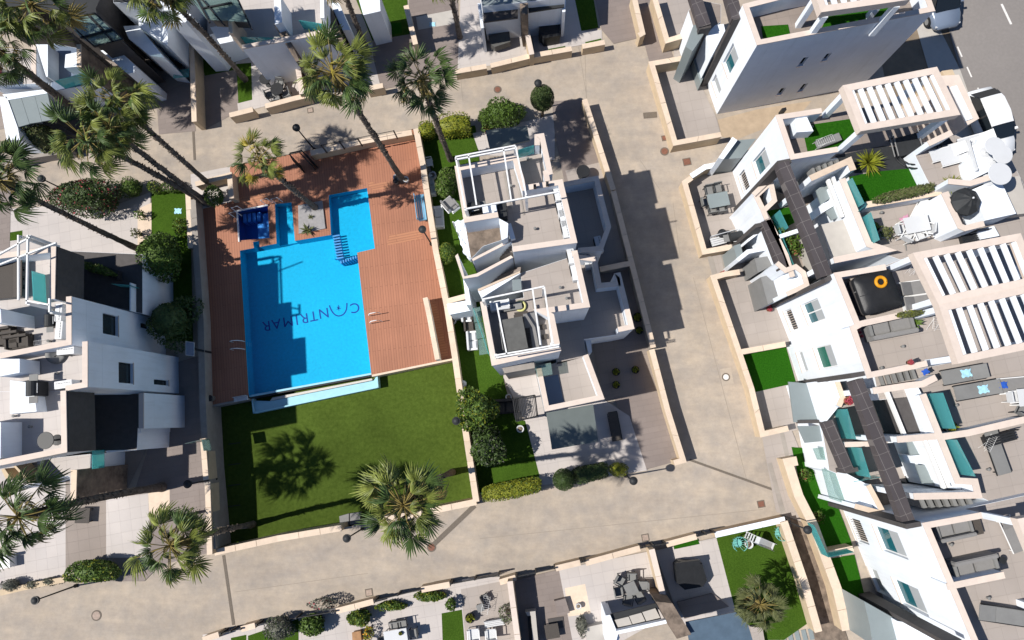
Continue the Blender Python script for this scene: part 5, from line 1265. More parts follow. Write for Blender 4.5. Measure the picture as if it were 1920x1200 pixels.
sub(RM, 'gravel_roof', T('D2', '1320 20 1580 -20 1530 60 1350 150'), 2.4, 0, 'grey_slats'); sub(RM, 'gravel_roof', T('D2', '1375 190 1530 150 1600 350 1440 440'), 2.4, 0, 'grey_slats')
R3 = house('terraced_house', 'right row house pair with black covered hot tub and two pergola bays', (1700, 590))
block(R3, X('1564,512 1603,608 1594,613 1627,709 1740,686 1799,676 1990,640 1900,440 1712,476 1660,496'), 8.0, 6.9, 0, 'terrace_tile', par=[0, 1, 2, 3, 9], facades={0: [('px', X('1501,572 1533,559 1548,599 1517,609'), 'wide'), ('px', T('D2', '1580 495 1650 475 1710 660 1645 680'), 'grille')],
    2: [('px', X('1524,652 1557.5,645.6 1571,687 1539,692.5'), 'green'), ('px', T('D2', '1690 870 1745 855 1805 1040 1755 1045'), 'shut')]})
P = [W(x, y, 8.0).xy for x, y in T('E2', '415 618 800 535 925 505')]; wall_parts(R3, P, 8.0, 6.9, .11, .11, 'white_render', 'coping_pink', stone=0)
for s in ('600 150 690 65 900 -5 960 20 700 95', '780 505 1050 430 1100 470 930 520', '880 965 1250 890 1320 930 1020 985'): pass
pergola(R3, X('1712,474 1914,437 1950,530 1760,571'), 9.7, 9, 6.9); pergola(R3, X('1760,571 1950,530 1999,640 1797,682'), 9.68, 9, 6.9)
beam(R3, (1607, 712), (1706, 984), 7.6, .54, .5, 'dark_clad'); fin(R3, (1558, 520), 7.6, ang=ROW + .3); beam(R3, (1560, 519), (1475, 560), 7.0, .2, .5, 'dark_clad_plain', 'cornice') if 0 else None
fin(R3, (1611, 702), 7.9); fin(R3, (1597, 882), 4.28); beam(R3, (1552, 790), (1591, 882), 4.3, .52, .45, 'dark_clad')
# mid terrace between third and fourth houses
RN = house('terraced_house', 'right row house with teal glass rail strips and grey loungers', (1780, 840)); ZF = 6.5
block(RN, X('1640,700 1730,690 1990,640 2040,760 2060,900 1900,960 1835,930 1795,908 1728,742 1650,750'), 6.6, ZF, 0, 'terrace_tile', par=[])
for s in ('565 62 870 15 1010 0 1130 -60', '1010 92 1325 872 1480 880 1510 1000 930 1012', '780 500 1165 468', '1165 478 1420 440 1930 320'):
    P = [W(x, y, 7.5).xy for x, y in T('E3', s)]; wall_parts(RN, P, 7.5, 3.2 if s[0] != '1' or s.startswith('1010') else 6.5, .12, .12, 'white_render', 'coping_pink', stone=0)
for s in ('1188 75 1308 405', '1315 500 1485 835'): glass_rail(RN, T('E3', s), ZF, 1.6, 'glass')
sub(RN, 'stair_box', T('E3', '705 62 875 40 1030 460 860 475'), 6.5, 3.2, 'dark_clad_plain'); sub(RN, 'white_slab', T('E3', '880 35 960 15 1010 110 1110 470 1040 462'), 6.9, 3.2, 'white_render')
sub(RN, 'white_slab', T('E3', '1010 500 1100 490 1290 880 1450 890 1440 960 1240 940'), 6.6, 3.2, 'white_render')
sub(RN, 'skylight', T('E3', '865 510 985 500 1040 640 900 640'), 5.6, 5.5, 'skylight'); sub(RN, 'skylight', T('E3', '945 725 1085 735 1150 910 1010 900'), 5.6, 5.5, 'skylight'); sub(RN, 'skylight_frame', T('E3', '905 645 1040 640 1085 720 940 715'), 5.8, 3.2, 'white_render')
for s in ('690 65 860 480', '1030 500 1210 940', '1070 500 1250 930'): q = T('E3', s); beam(RN, q[0], q[1], 6.8, .14, .2, 'white_metal', 'awning_rail')
block(RN, X('1551,768 1600,750 1645,730 1735,905 1690,950 1660,965 1610,900 1572,885 1570,870'), 4.3, 3.2, 0, 'terrace_tile', par=[])
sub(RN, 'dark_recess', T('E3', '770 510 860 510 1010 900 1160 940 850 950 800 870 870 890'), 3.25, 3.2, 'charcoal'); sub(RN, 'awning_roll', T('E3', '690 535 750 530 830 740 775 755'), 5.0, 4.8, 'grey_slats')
for s in ('160 228 210 320', '325 555 390 575 430 860', '360 800 400 880 640 840'): pass
glass_rail(RN, T('E3', '328 222 410 500'), 3.2, 1.6); glass_rail(RN, T('E3', '455 572 540 845'), 3.2, 1.6); glass_rail(RN, T('E3', '390 880 640 838'), 3.2, .9)
P = [W(x, y, 4.3).xy for x, y in T('E3', '310 545 545 540')]; wall_parts(RN, P, 4.3, 3.2, .1, .1, 'white_render', 'coping_pink', stone=0)
for s in ('30 -20 240 -20 290 120 255 200 140 340', '295 790 520 910 660 1170 400 1100'):
    sub(RN, 'balcony_floor', T('E3', s), 4.0, 0, 'white_render'); P = [W(x, y, 4.5).xy for x, y in T('E3', s)]; wall_parts(RN, P[1:4], 4.5, 0, .1, .1, 'white_render', 'coping', stone=0)
for s in ('20 580 170 560 220 690 60 680', '100 760 300 790 390 1105 170 1030'): sub(RN, 'glass_canopy', T('E3', s), 3.0, 2.95, 'glass_clear')
sub(RN, 'canopy_roof', T('E3', '-200 -20 35 0 140 335 -150 345'), 3.0, 2.9, 'skylight') ; sub(RN, 'canopy_roof', T('E3', '-120 378 110 376 150 510 -50 530'), 3.0, 2.9, 'skylight'); beam(RN, (1498, 791), (1548, 790), 3.2, .16, .4, 'dark_clad_plain', 'cornice')
for i in range(7): sub(RN, 'step', [(1725 + i * 14.5, 937 - i * .9), (1732 + i * 14.5, 936.6 - i * .9), (1739 + i * 14.5, 952 - i * .9), (1732 + i * 14.5, 953 - i * .9)], 6.3 + i * .03, 3.2, 'grey_slats')
for i in range(6): sub(RN, 'step', [(1648 + i * 12, 706 - i * 2.4), (1654 + i * 12, 705 - i * 2.4), (1660 + i * 12, 722 - i * 2.4), (1654 + i * 12, 723 - i * 2.4)], 6.62 + i * .03, 3.2, 'grey_slats')
R4 = house('terraced_house', 'lowest right row house with wide blue windows and grey roof sofa', (1780, 1080))
block(R4, X('1730,981 1860,1250 1822,1199 1822,1199')[:1] + X('1822,1199 1850,1262 2060,1220 1980,930 1840,961'), 8.2, 7.0, 0, 'terrace_tile', par=[0, 1, 5], facades={0: [('px', T('E4', '350 100 450 125 520 340 420 305'), 'grille'), ('px', T('E4', '570 170 785 235 875 475 640 390'), 'teal'),
    ('px', T('E4', '530 550 600 580 680 805 590 765'), 'shut'), ('px', T('E4', '745 650 975 740 1060 1000 820 880'), 'teal')]})
P = [W(x, y, 8.2).xy for x, y in T('E4', '1230 722 1500 665 1745 615')]; wall_parts(R4, P, 8.2, 7.0, .11, .11, 'white_render', 'coping_pink', stone=0)
for s in ('1540 50 1850 105 1930 300 1900 300 1840 150 1550 75', '1690 560 1780 600 1960 670 1960 740 1760 650', '1800 1090 1960 1180 1950 1220 1790 1130'): pass
pergola(R4, X('1907,973 2110,935 2200,1140 1992,1180'), 9.7, 9, 7.0)
fin(R4, (1713, 985), 8.1); fin(R4, (1790, 1206), 8.1); fin(R4, (1598, 883), 3.0)
sub(R4, 'porch_roof', T('E4', '480 850 745 1000 830 1240 560 1250 530 1060'), 3.6, 0, 'skylight'); sub(R4, 'porch_wall', T('E4', '780 1030 900 1050 1250 1240 840 1260'), 4.2, 0, 'white_render')
# lower row houses at the bottom edge
B1 = house('terraced_house', 'bottom house with blue grey canopy in palm shadow and stone divider', (1270, 1180))
sub(B1, 'stone_fin', T('D4', '430 855 580 870 750 1150 620 1190'), 3.2, 0, 'stone_clad'); sub(B1, 'canopy_roof', T('D4', '700 1040 1150 950 1260 1060 1320 1260 740 1270'), 2.9, 2.8, 'blue_canopy')
sub(B1, 'canopy_edge', T('D4', '70 1120 520 1020 530 1050 80 1150'), 2.95, 2.6, 'white_render'); sub(B1, 'step', T('D4', '1280 1080 1390 1090 1420 1260 1310 1260'), .4, 0, 'terrace_tile'); sub(B1, 'deck_threshold', T('D4', '620 860 940 780 1090 900 690 1010'), .2, 0, 'driveway')
for s in ('60 1020 185 990 215 1060 90 1085', '190 985 300 955 335 1030 222 1058', '308 950 425 915 470 1000 345 1030'): sub(B1, 'skylight_pane', T('D4', s), 2.6, 2.55, 'warm_slab')
sub(B1, 'canopy_frame', T('D4', '20 970 430 870 480 1010 80 1100'), 2.5, 2.4, 'charcoal'); sub(B1, 'wall', T('D4', '-20 980 20 975 90 1150 60 1260 -10 1260'), 2.7, 0, 'white_render')
for i in range(7): sub(B1, 'paving_slab', [(1437 + i * 13, 1192 - i * 2), (1445 + i * 13, 1190 - i * 2), (1450 + i * 13, 1210 - i * 2), (1442 + i * 13, 1212 - i * 2)], .05, .0, 'skylight')
B2 = house('terraced_house', 'bottom edge house front with white low walls and dark planter squares', (1030, 1190))
sub(B2, 'low_wall', T('C4', '1080 950 1170 940 1200 1260 1150 1260 1130 980 1100 985'), .7, 0, 'warm_slab'); sub(B2, 'glass_door', T('C4', '1100 985 1130 980 1170 1260 1120 1260'), .3, 0, 'charcoal'); sub(B2, 'low_bench', T('C4', '1340 850 1440 825 1480 955 1370 985'), .45, 0, 'driveway'); sub(B2, 'planter', T('C4', '1280 1010 1420 990 1430 1085 1300 1120'), .12, 0, 'dark_clad_plain')
sub(B2, 'wall', T('C4', '1610 1090 1840 1040 1880 1180 1640 1260'), .6, 0, 'warm_slab'); sub(B2, 'wall', T('C4', '1820 980 1860 970 1930 1180 1890 1260'), 2.4, 0, 'white_render')
# white gazebo upper left
gz = thing('gazebo', 'white gazebo with grey panelled roof beside the upper left bushes', 'gazebo', W(60, 205, 0))
for s in ('75 905 190 882 265 1115 160 1145', '192 880 310 860 375 1095 267 1112', '312 858 425 838 480 1075 377 1093'): sub(gz, 'roof_panel', T('A0', s), 2.7, 2.62, 'skylight')
for s in ('20 850 400 805 430 838 75 900', '-10 870 60 870 160 1150 180 1260 60 1260', ): sub(gz, 'frame_wall', T('A0', s), 2.75, 0, 'white_render')
g = G()
for s in ('470 1070', '170 1140'):
    x, y = T('A0', s)[0]; p = W(x, y, 2.6); prism_w('post', [p.xy + Vector(v) for v in ((-.05, -.05), (.05, -.05), (.05, .05), (-.05, .05))], 2.6, 0, 'dark_metal', gz)
# wood-slat arbour shading the centre garden
ar = thing('slatted_arbour', 'dark slatted arbour over the shaded corner seat beside the centre bushes', 'arbour', W(985, 760, 0))
for i in range(15):
    a, b = (962 + i * 2.9, 748 - i * .5), (968 + i * 2.9, 790 - i * .8); beam(ar, a, b, 2.2, .035, .06, 'dark_metal', 'slat')
for a, b in (((962, 748), (1003, 741)), ((968, 790), (1008, 780)), ((962, 748), (968, 790)), ((1003, 741), (1008, 780))): beam(ar, a, b, 2.14, .07, .08, 'dark_metal', 'frame_bar')
for q in ((963, 749), (1002, 742), (969, 788), (1007, 779)): p = W(*q, 2.1); prism_w('post', [p.xy + Vector(v) for v in ((-.035, -.035), (.035, -.035), (.035, .035), (-.035, .035))], 2.06, 0, 'dark_metal', ar)

def vent(p, px, z, sz=.12, hgt=.3, m='grey_slats'):
    q = W(*px, z); g = G(); c = q - p.location; g.lathe((c.x, c.y, c.z), [(sz * .7, 0), (sz * .7, hgt * .7), (sz, hgt * .75), (sz, hgt * .9), (.01, hgt)], 10); g.out('roof_vent', m, p)
for p, px, z in ((h, (958, 350), 6.9), (h, (1003, 430), 6.9), (h, (990, 300), 6.9), (h2, (1050, 540), 6.3), (h2, (1062, 560), 6.3), (L1, (70, 480), 7.1), (L2, (95, 640), 7.1), (L3, (110, 700), 7.05), (L4, (60, 800), 7.1), (L4, (30, 780), 7.1), (R3, (1690, 650), 6.9), (R3, (1650, 690), 6.9), (R2, (1520, 240), 6.5), (RM, (1650, 400), 6.5), (RM, (1760, 440), 6.5), (RN, (1790, 760), 6.5), (RN, (1850, 880), 6.5), (R4, (1850, 1120), 7.0), (R4, (1780, 1020), 7.0)): vent(p, px, z, .07, .22)
for p, a, b, z in ((h2, (1005, 700), (1020, 768), 3.25), (RN, (1740, 760), (1795, 890), 6.53), (RM, (1690, 410), (1700, 470), 6.53)): beam(p, a, b, z + .03, .03, .03, 'grey_slats', 'cable_duct')
# ================================================================== PALMS, TREES, HEDGES
palm((755, 338), (626, 140), 12.2, 'tall fan palm with widest crown rising from the deck right of the pool', R=1.75, nf=40, seed=1, yellow=.04, kind='palm_leaf')
palm((845, 300), (792, 152), 9.2, 'dark green palm with yellow flower spike between pool and centre house', R=1.55, nf=36, seed=2, kind='palm_leaf_dark', yellow=.03)
palm((592, 390), (487, 300), 7.6, 'smallest palm, planted on the grey slab between the pools', R=1.35, nf=26, seed=3, tr=.15, yellow=.12)
palm((398, 350), (222, 192), 9.4, 'upper of three palms leaning out of the deck corner', R=1.7, nf=36, seed=4)
palm((391, 382), (206, 240), 9.6, 'middle palm of the three rising from the deck corner', R=1.55, nf=30, seed=5)
palm((384, 380), (165, 262), 9.8, 'lowest of three palms at the deck corner, crown over the road', R=1.7, nf=36, seed=6)
palm((262, 172), (62, 12), 8.2, 'palm with thick dark trunk reaching into the top left corner', R=2.0, nf=36, seed=7, kind='palm_leaf', tr=.24)
palm((160, 226), (-10, 92), 7.8, 'palm cut by the left picture edge above the white gazebo', R=1.7, nf=30, seed=8, tr=.22, kind='palm_leaf_dark')
palm((460, 150), (300, -18), 8.9, 'palm whose crown touches the top edge above the left lawn', R=1.7, nf=34, seed=9, yellow=.1)
palm((692, 100), (630, -60), 8.0, 'palm behind the widest crown, cut by the top edge', R=1.6, nf=30, seed=10)
palm((862, 70), (828, -70), 7.0, 'palm at the top edge casting shade on the grey covered table', R=1.9, nf=30, seed=16)
palm((257, 466), (0, 340), 10.0, 'dark palm at the left edge leaning over the white patio', R=1.9, nf=34, seed=11, kind='palm_leaf_dark')
palm((305, 913), (38, 968), 9.35, 'dark palm with long ribbed trunk at the lower left', R=2.05, nf=36, seed=12, kind='palm_leaf_dark', tr=.2)
palm((475, 983), (322, 1022), 8.3, 'sunlit yellow green palm over the lower left road edge', R=1.75, nf=40, z0=-1, seed=13, kind='palm_leaf')
palm((848, 885), (757, 947), 11.7, 'tallest palm with pale green crown over the bottom of the lawn', R=1.75, nf=40, seed=14, z0=-1, kind='palm_leaf')
palm((1185, 800), (1240, 808), 0.1, 'x', R=.1, nf=1, skirt=0, seed=15) if 0 else None
cy = palm((1392, 1108), (1424, 1132), 2.8, 'low bushy palm on the lawn near the bottom edge', R=1.25, nf=40, seed=17, kind='leaf_olive', skirt=.3)
LG, LY, LD, LO = 'leaf_green', 'leaf_yellow', 'leaf_dark', 'leaf_olive'
hedge((787, 248), (815, 242), .7, .40, .7, 'yellow green hedge piece left of the dark palm trunk', [LY, LG], 900)
hedge((822, 240), (884, 232), .8, .55, .8, 'yellow green hedge right of the dark palm trunk', [LY, LG], 1800)
bush((943, 212), 1.0, 1.15, .72, 1.0, 'broad green bush in front of the centre block', [LG, LD], 2600, .075)
bush((912, 220), .6, .5, .45, .6, 'small bush attached to the left of the broad green bush', [LG, LD], 700)
bt = bush((1017, 184), 2.3, .66, .66, .95, 'tree pruned to a smooth round ball beside the lamp', ['leaf_dark', LO], 8000, .035, lump=.02, name='round_tree', cat='tree')
bush((1057, 899), .95, .58, .58, .85, 'dark smooth round bush between two hedges on the lower road', ['leaf_dark', LD], 4200, .035, lump=.03)
hedge((902, 926), (1017, 907), .75, .42, .75, 'long bright yellow green hedge on the lower road', [LY, LG], 5200, .05)
hedge((1075, 892), (1140, 880), .7, .42, .7, 'dark olive hedge right of the round bush', [LD, LO], 2200, .05)
bush((1160, 880), .6, .5, .38, .6, 'yellowish hedge end beside the lamp at the bend', [LY, LO], 900, .05)
bush((895, 768), 1.8, .95, 1.1, 1.1, 'bright green leafy tree beside the lawn wall, upper of two', [LG, LY], 3000, .10, lump=.35, name='garden_tree', cat='tree', trunk=True)
bush((912, 836), 1.8, .9, .95, 1.1, 'darker greyish tree beside the lawn wall, lower of two', ['leaf_dark', 'leaf_grey', LG], 2800, .10, lump=.35, name='garden_tree', cat='tree', trunk=True)
bush((837, 348), 1.2, .62, .78, 1.1, 'dense bush left of the upper centre house', [LG, LO], 1900, .08)
bush((838, 474), .8, .46, .56, .8, 'bright clipped bush between deck wall and house', [LG, LY], 1800, .05, lump=.08)
bush((162, 368), 1.2, 1.85, .95, 1.2, 'large bush with pink flowers above the left patio', ['leaf_dark', 'leaf_dark', 'leaf_grey', 'flower'], 5200, .075, ang=.12)
bush((246, 352), .7, .65, .55, .6, 'small rounded bush right of the pink flowered bush', [LG, LO], 1100, .06)
bush((290, 352), .5, .4, .35, .5, 'little leafy plant at the top of the left lawn', [LG, LY], 500, .06, core=False)
bush((322, 350), .5, .5, .35, .5, 'little leafy plant near the palm trunks', [LG, LD], 600, .06, core=False)
bush((78, 258), 1.3, 1.1, .75, 1.2, 'olive bush right of the white gazebo', [LO, 'leaf_dark'], 2400, .075)
bush((28, 278), .6, .75, .42, .6, 'low rounded bush below the white gazebo', [LG, LY], 1000, .06)
bush((300, 482), 1.9, 1.25, 1.15, 1.4, 'large rounded tree at the bottom of the left garden', [LG, 'leaf_dark'], 4200, .09, lump=.25, name='garden_tree', cat='tree', trunk=True)
bush((318, 600), 1.9, 1.1, 1.2, 1.3, 'dark tree in the shade of the left house', ['leaf_dark', LD], 2500, .09, lump=.35, name='garden_tree', cat='tree', trunk=True)
bush((340, 425), .8, .45, .55, .6, 'airy young shrub on the left lawn', [LG, LY], 420, .08, core=False, sparse=.2)
bush((262, 402), .5, .28, .28, .4, 'tiny shrub on the sand bed, upper one', [LG], 160, .07, core=False, sparse=.2)
bush((256, 437), .5, .28, .28, .4, 'tiny shrub on the sand bed, lower one', [LO], 160, .07, core=False, sparse=.2)
bush((401, 368), .8, .55, .55, .7, 'leafy shrub at the feet of the three palms', [LG, LD], 900, .08, core=False)
bush((178, 1070), .9, 1.4, .62, .9, 'green hedge like bush at the lower left road edge', [LG, 'leaf_dark', LY], 2600, .08)
bush((345, 968), 1.5, .7, .5, .6, 'thin leaved shrub on the sand strip lower left', ['leaf_dark', 'leaf_grey'], 500, .07, core=False, sparse=.2)
bush((20, 1097), .5, .5, .3, .45, 'grey shrub in the stone bed, leftmost', ['leaf_grey'], 500, .05)
bush((62, 1096), .35, .4, .22, .3, 'grey cushion plant in the stone bed, middle', ['leaf_grey', LO], 350, .05)
bush((94, 1090), .35, .4, .22, .3, 'grey cushion plant in the stone bed, rightmost', ['leaf_grey', LO], 350, .05)
bush((605, 1133), .8, .75, .3, .6, 'brownish dry shrub leaning over the lower road edge', ['leaf_grey', 'flower', 'leaf_grey', 'leaf_grey'], 600, .06, core=False)
bush((525, 1178), .9, .75, .6, .8, 'grey green bush at the bottom edge beside the lawn', ['leaf_grey', LD], 1400, .06)
bush((585, 1172), .7, .7, .5, .6, 'leafy bush with star shaped leaves at the bottom', [LG, LD], 900, .09)
bush((672, 1158), .7, .62, .4, .6, 'fresh green bush above the bottom white patio', [LG, LY], 900, .08)
bush((735, 1136), .35, .8, .25, .35, 'low bright ground cover behind the lower wall', [LG, LY], 700, .07)
bush((807, 1118), .35, .85, .28, .35, 'low bright green planting below the short cream wall', [LG, LY], 900, .07)
bush((845, 1133), .5, .25, .3, .4, 'spiky little plant right of the low planting', [LG], 240, .1, core=False)
bush((690, 1188), .5, .25, .4, .4, 'orange tinted shrub beside the timber box', ['leaf_yellow', 'orange'], 240, .07, core=False)
bush((1090, 1172), .5, .3, .5, .4, 'dry brown shrub beside the lower low wall', ['leaf_grey'], 500, .06)
bush((950, 1150), .6, .45, .5, .4, 'pale shrub in the pots near the white chairs', ['leaf_grey', LG], 500, .06, core=False)
hedge((1648, 374), (1752, 350), .25, .22, .25, 'trailing olive hedge along the roof lawn edge', [LO, LG], 1300, .06, z0=7.4)
bush((1705, 589), .2, .6, .14, .2, 'strip of olive plants on the roof divider wall', [LO, LY], 600, .05, ang=.15, z0=8.0)
hedge((1555, 514), (1590, 526), .1, .1, .1, 'x', [LO], 10) if 0 else None
place('spiky', 1627, 306, 6.55, 0, 'big spiky yellow green plant on the roof lawn corner')
place('spiky', 1782, 346, 7.6, 0, 'spiky plant on the parapet end beside the white round tables', s=.7)
p_ = T('A2', '730 20 1060 210'); bush(((152 + 220) / 2, 505), .25, 1.05, .22, .25, 'green strip of plants in the shaded planter of the left house', [LG, LO], 900, .07, ang=-.32, z0=3.6)
# ------------------------------------------------------------------ lamps
LP = [((590, 281), 'lamp post above the pool gate'), ((1009, 204), 'lamp post behind the round pruned tree'), ((809, 458), 'lamp post on the deck beside the blue bench'), ((868, 789), 'lamp post at the lawn wall beside the leafy tree'),
      ((680, 991), 'lamp post left of the tallest palm crown'), ((143, 1098), 'lamp post leaning out over the lower left road'), ((1173, 892), 'lamp post at the lower corner of the centre block'), ((1472, 976), 'lamp post at the head of the sunken alley'),
      ((405, 898), 'lamp post in the shade left of the lawn'), ((148, 369), 'lamp post behind the pink flowered bush')]
for (x, y), l in LP: place('lamp', x, y, 0, 0, l, 'black ball lamp posts')
# ------------------------------------------------------------------ furniture, by garden and roof
RG = math.degrees(ROW)
place('table_glass', 1341, 382, 0, RG, 'pale glass dining table on the walled patio')
for x, y, a, l in ((1325, 362, -80, 'left of the two chairs above the pale dining table'), (1341, 358, -80, 'right of the two chairs above the pale dining table'), (1331, 398, 100, 'left chair below the pale dining table'), (1347, 396, 100, 'right chair below the pale dining table'), (1319, 384, 10, 'chair at the left end of the pale dining table')):
    place('chair_grey', x, y, 0, a, 'dark ' + l, 'dark dining chairs')
place('bbq', 1372, 450, 0, RG, 'dark box grill at the low end of the table patio'); place('bench_white', 1354, 452, 0, 15, 'white bench beside the black parasol base'); place('bin', 1349, 443, 0, 0, 'round dark lidded bin next to the white bench')
place('pot_flower', 1352, 518, 0, 0, 'potted brown plant at the wall corner', s=1); place('pot_flower', 1438, 573, 0, 0, 'upper red flower pot at the dark fin', s=.8); place('pot_flower', 1440, 581, 0, 0, 'lower red flower pot at the dark fin', s=.7)
place('chair_white', 1418, 395, 0, 190, 'white chair stacked against the balcony wall', s=1.1)
# grey covered tables, top gardens
ct = thing('covered_table', 'garden table under a grey cloth in palm shade', 'covered table', W(934, 72, 0)); prism_w('leg_frame', [W(x, y, 0).xy for x, y in X('920,66 948,60 952,80 924,86')], .6, .03, 'dark_metal', ct)
sub(ct, 'cover', X('916,66 955,58 957,78 928,88 920,84'), .75, .25, 'grey_cover')
place('chair_white', 973, 50, 0, 200, 'white chair behind the grey covered table')
cb = thing('covered_grill', 'bulky black covered furniture in the top garden', 'covered furniture', W(1030, 54, 0)); sub(cb, 'cover', X('1012,38 1044,28 1050,38 1050,66 1020,72 1010,60'), .95, .04, 'black_cover'); sub(cb, 'side_flap', X('1009,36 1015,34 1018,66 1012,68'), .8, .04, 'grey_cover')
cl = thing('covered_lounger', 'large dark covered lounge set in the lower garden', 'covered furniture', W(1292, 1078, 0)); sub(cl, 'cover', X('1266,1060 1272,1052 1316,1055 1326,1088 1318,1100 1284,1106 1270,1094'), .75, .04, 'black_cover'); sub(cl, 'raised_back', X('1266,1056 1312,1050 1314,1060 1272,1070'), 1.0, .70, 'black_cover')
# dining patio under the upper house
place('round_dark', 528, 178, 0, 0, 'black round table on the shaded dining patio')
for x, y, a, l in ((512, 184, 20, 'left of the table'), (524, 193, 100, 'below the table'), (543, 183, 200, 'right of the table'), (530, 165, 260, 'above the table')): place('chair_grey', x, y, 0, a, 'metal patio chair ' + l + ' on the shaded dining patio', 'patio dining chairs')
place('round_dark', 505, 158, 0, 0, 'second dark round table deeper in the patio shade', s=.9)
place('lounger_dark', 322, 105, 0, 95, 'dark lounger left of another against the white wall'); place('lounger_dark', 345, 100, 0, 92, 'dark lounger nearest the cream divider')
place('table_low', 298, 105, 0, 0, 'black low table against the white wall, upper left')
place('slide', 808, 45, 0, 200, 'x') if 0 else None
place('towel_pale', 811, 46, .03, 0, 'pale blue toy heap on the pebble strip', s=.45)
# deck
place('bench_blue', 792, 393, 0, 98, 'light blue bench against the deck wall'); place('shower', 703, 345, 0, 0, 'x') if 0 else None
place('ladder', 698, 599, 0, 10, 'steel pool ladder on the right edge of the pool'); place('ladder', 456, 648, 0, 184, 'steel pool ladder on the shaded left edge')
place('urn', 745, 336, 0, 0, 'white base planter left of the deck palm foot', s=.8); place('urn', 763, 340, 0, 0, 'white base planter right of the deck palm foot', s=.8); place('bin', 744, 343, 0, 0, 'small white blue bin at the deck palm foot', s=.6)
ag = place('agave', 577, 432, .1, 0, 'rosette of thick pale leaves on the grey island slab', s=1.15)
place('agave', 583, 407, .1, 0, 'smaller pale rosette in the middle of the island slab', s=.5)
place('bin', 400, 747, 0, 0, 'bluish bin in the shaded lower left deck corner', s=.7); place('bench_white', 454, 748, .06, 10, 'short white bench at the bottom edge of the deck', s=.5)
sp = thing('solar_panel', 'small solar panel on a post beside the shaded left wall', 'solar panel', W(352, 665, 0)); sub(sp, 'panel', X('349,641 363,643 363,667 349,665'), 2.2, 2.15, 'car_blue'); sub(sp, 'panel_frame', X('348,640 364,642 364,668 348,666'), 2.148, 2.12, 'white_metal'); sub(sp, 'post', X('360,652 363,652 363,656 360,656'), 2.11, 0, 'dark_metal')
place('towel_pale', 334, 396, .03, 0, 'pale box shaped toy on the left lawn', s=.55)
ws = thing('lawn_lounger', 'two grey cushioned mats on the lawn beside the tallest palm', 'outdoor mat', W(655, 975, -1)); sub(ws, 'mat', X('636,968 654,963 654,984 638,986'), -.75, -.98, 'grey_fabric'); sub(ws, 'mat', X('656,963 676,960 674,982 656,984'), -.7, -.98, 'grey_fabric')
# strip between deck wall and centre houses
place('chair_white', 806, 310, 0, 10, 'white garden chair next to the deck wall'); place('chair_grey', 804, 323, 0, 100, 'grey folded chair below the white garden chair', s=.8); place('urn', 813, 333, 0, 0, 'white urn on the strip beside the wall')
place('sofa_white', 806, 352, 0, 100, 'white framed glass shelf unit beside the wall', s=.9); place('sofa_white', 822, 411, 0, 95, 'white framed sofa with dark seat beside the wall', s=.95)
place('chair_lounge', 843, 385, 2.4, 40, 'grey cushioned lounge chair on the little balcony', s=.9); place('chair_lounge', 851, 389, 2.4, 220, 'second grey lounge seat on the little balcony', s=.7)
wc = thing('balcony_awning', 'long crumpled white awning along the upper centre house', 'awning', W(870, 450, 0)); rnd = random.Random(4); g = G(); pa = [W(x, y, 2.9) for x, y in X('850,415 858,435 862,455 872,478 884,492')]; pb = [W(x, y, 3.1) for x, y in X('874,410 878,430 882,450 890,470 888,490')]
v, f = [], []
for i in range(25):
    t = i / 24 * 4; k = min(3, int(t)); u = t - k; a = pa[k].lerp(pa[k + 1], u); b = pb[k].lerp(pb[k + 1], u)
    for j in range(7): q = a.lerp(b, j / 6); v.append(tuple(q + Vector((rnd.uniform(-.05, .05), rnd.uniform(-.05, .05), rnd.uniform(-.14, .10)))))
for i in range(24):
    for j in range(6): f.append([i * 7 + j, i * 7 + j + 1, i * 7 + j + 8, i * 7 + j + 7])
mesh_obj('cloth', v, f, 'white_render', wc); beam(wc, (874, 410), (888, 490), 3.15, .06, .06, 'white_metal', 'rail')
for q in ((850, 418), (873, 412), (889, 488)): p = W(*q, 2.7); prism_w('post', [p.xy + Vector(u) for u in ((-.03, -.03), (.03, -.03), (.03, .03), (-.03, .03))], 2.9, 0, 'white_metal', wc)
# centre roofs
for i, (x, y, z, l) in enumerate(((1046, 373, 6.9, 'air conditioner at the top of the upper centre roof row'), (1051, 398, 6.9, 'second air conditioner along the upper centre roof parapet'), (1056, 416, 6.9, 'third air conditioner along the upper centre roof parapet'), (1060, 436, 6.9, 'lowest air conditioner of the upper centre roof'),
                                  (1071, 488, 6.3, 'upper air conditioner on the lower centre roof'), (1077, 514, 6.3, 'middle air conditioner on the lower centre roof'), (1100, 493, 3.2, 'air conditioner in the shaded lower terrace corner'), (1121, 443 + 20, 3.2, 'grey boxed air conditioner below the dark terrace'))):
    place('ac', x, y, z, -78, l, 'roof air conditioners')
place('bbq', 892, 394, 6.9, 12, 'grill beside the white kitchen box on the upper centre roof', s=.8)
place('table_slat', 967, 630, 6.3, RG, 'greenish dining table on the lower centre roof', s=1.1); 
for i, (x, y, a) in enumerate(((949, 618, 10), (951, 634, 10), (953, 649, 10))): place('chair_grey', x, y, 6.3, a, ['topmost', 'middle', 'lowest'][i] + ' chair left of the greenish roof table', 'roof dining chairs')
place('lounger_dark', 983, 628, 6.3, 98, 'dark lounger right of the greenish roof table'); place('lounger_grey', 999, 629, 6.3, 98, 'grey lounger on the lower centre roof')
place('ring', 976, 574, 6.3, 0, 'x') if 0 else None
ym = thing('paddling_mat', 'pale yellow oval mat with dark centre on the lower centre roof', 'mat', W(976, 574, 6.35)); G().lathe((0, 0, 0), [(.27, 0), (.27, .08), (.18, .09), (.17, .03), (.01, .03)], 20).out('rim', 'yellow_plastic', ym, True); G().lathe((0, 0, .031), [(.165, 0), (.16, .01), (.01, .012)], 18).out('pad', 'dark_metal', ym)
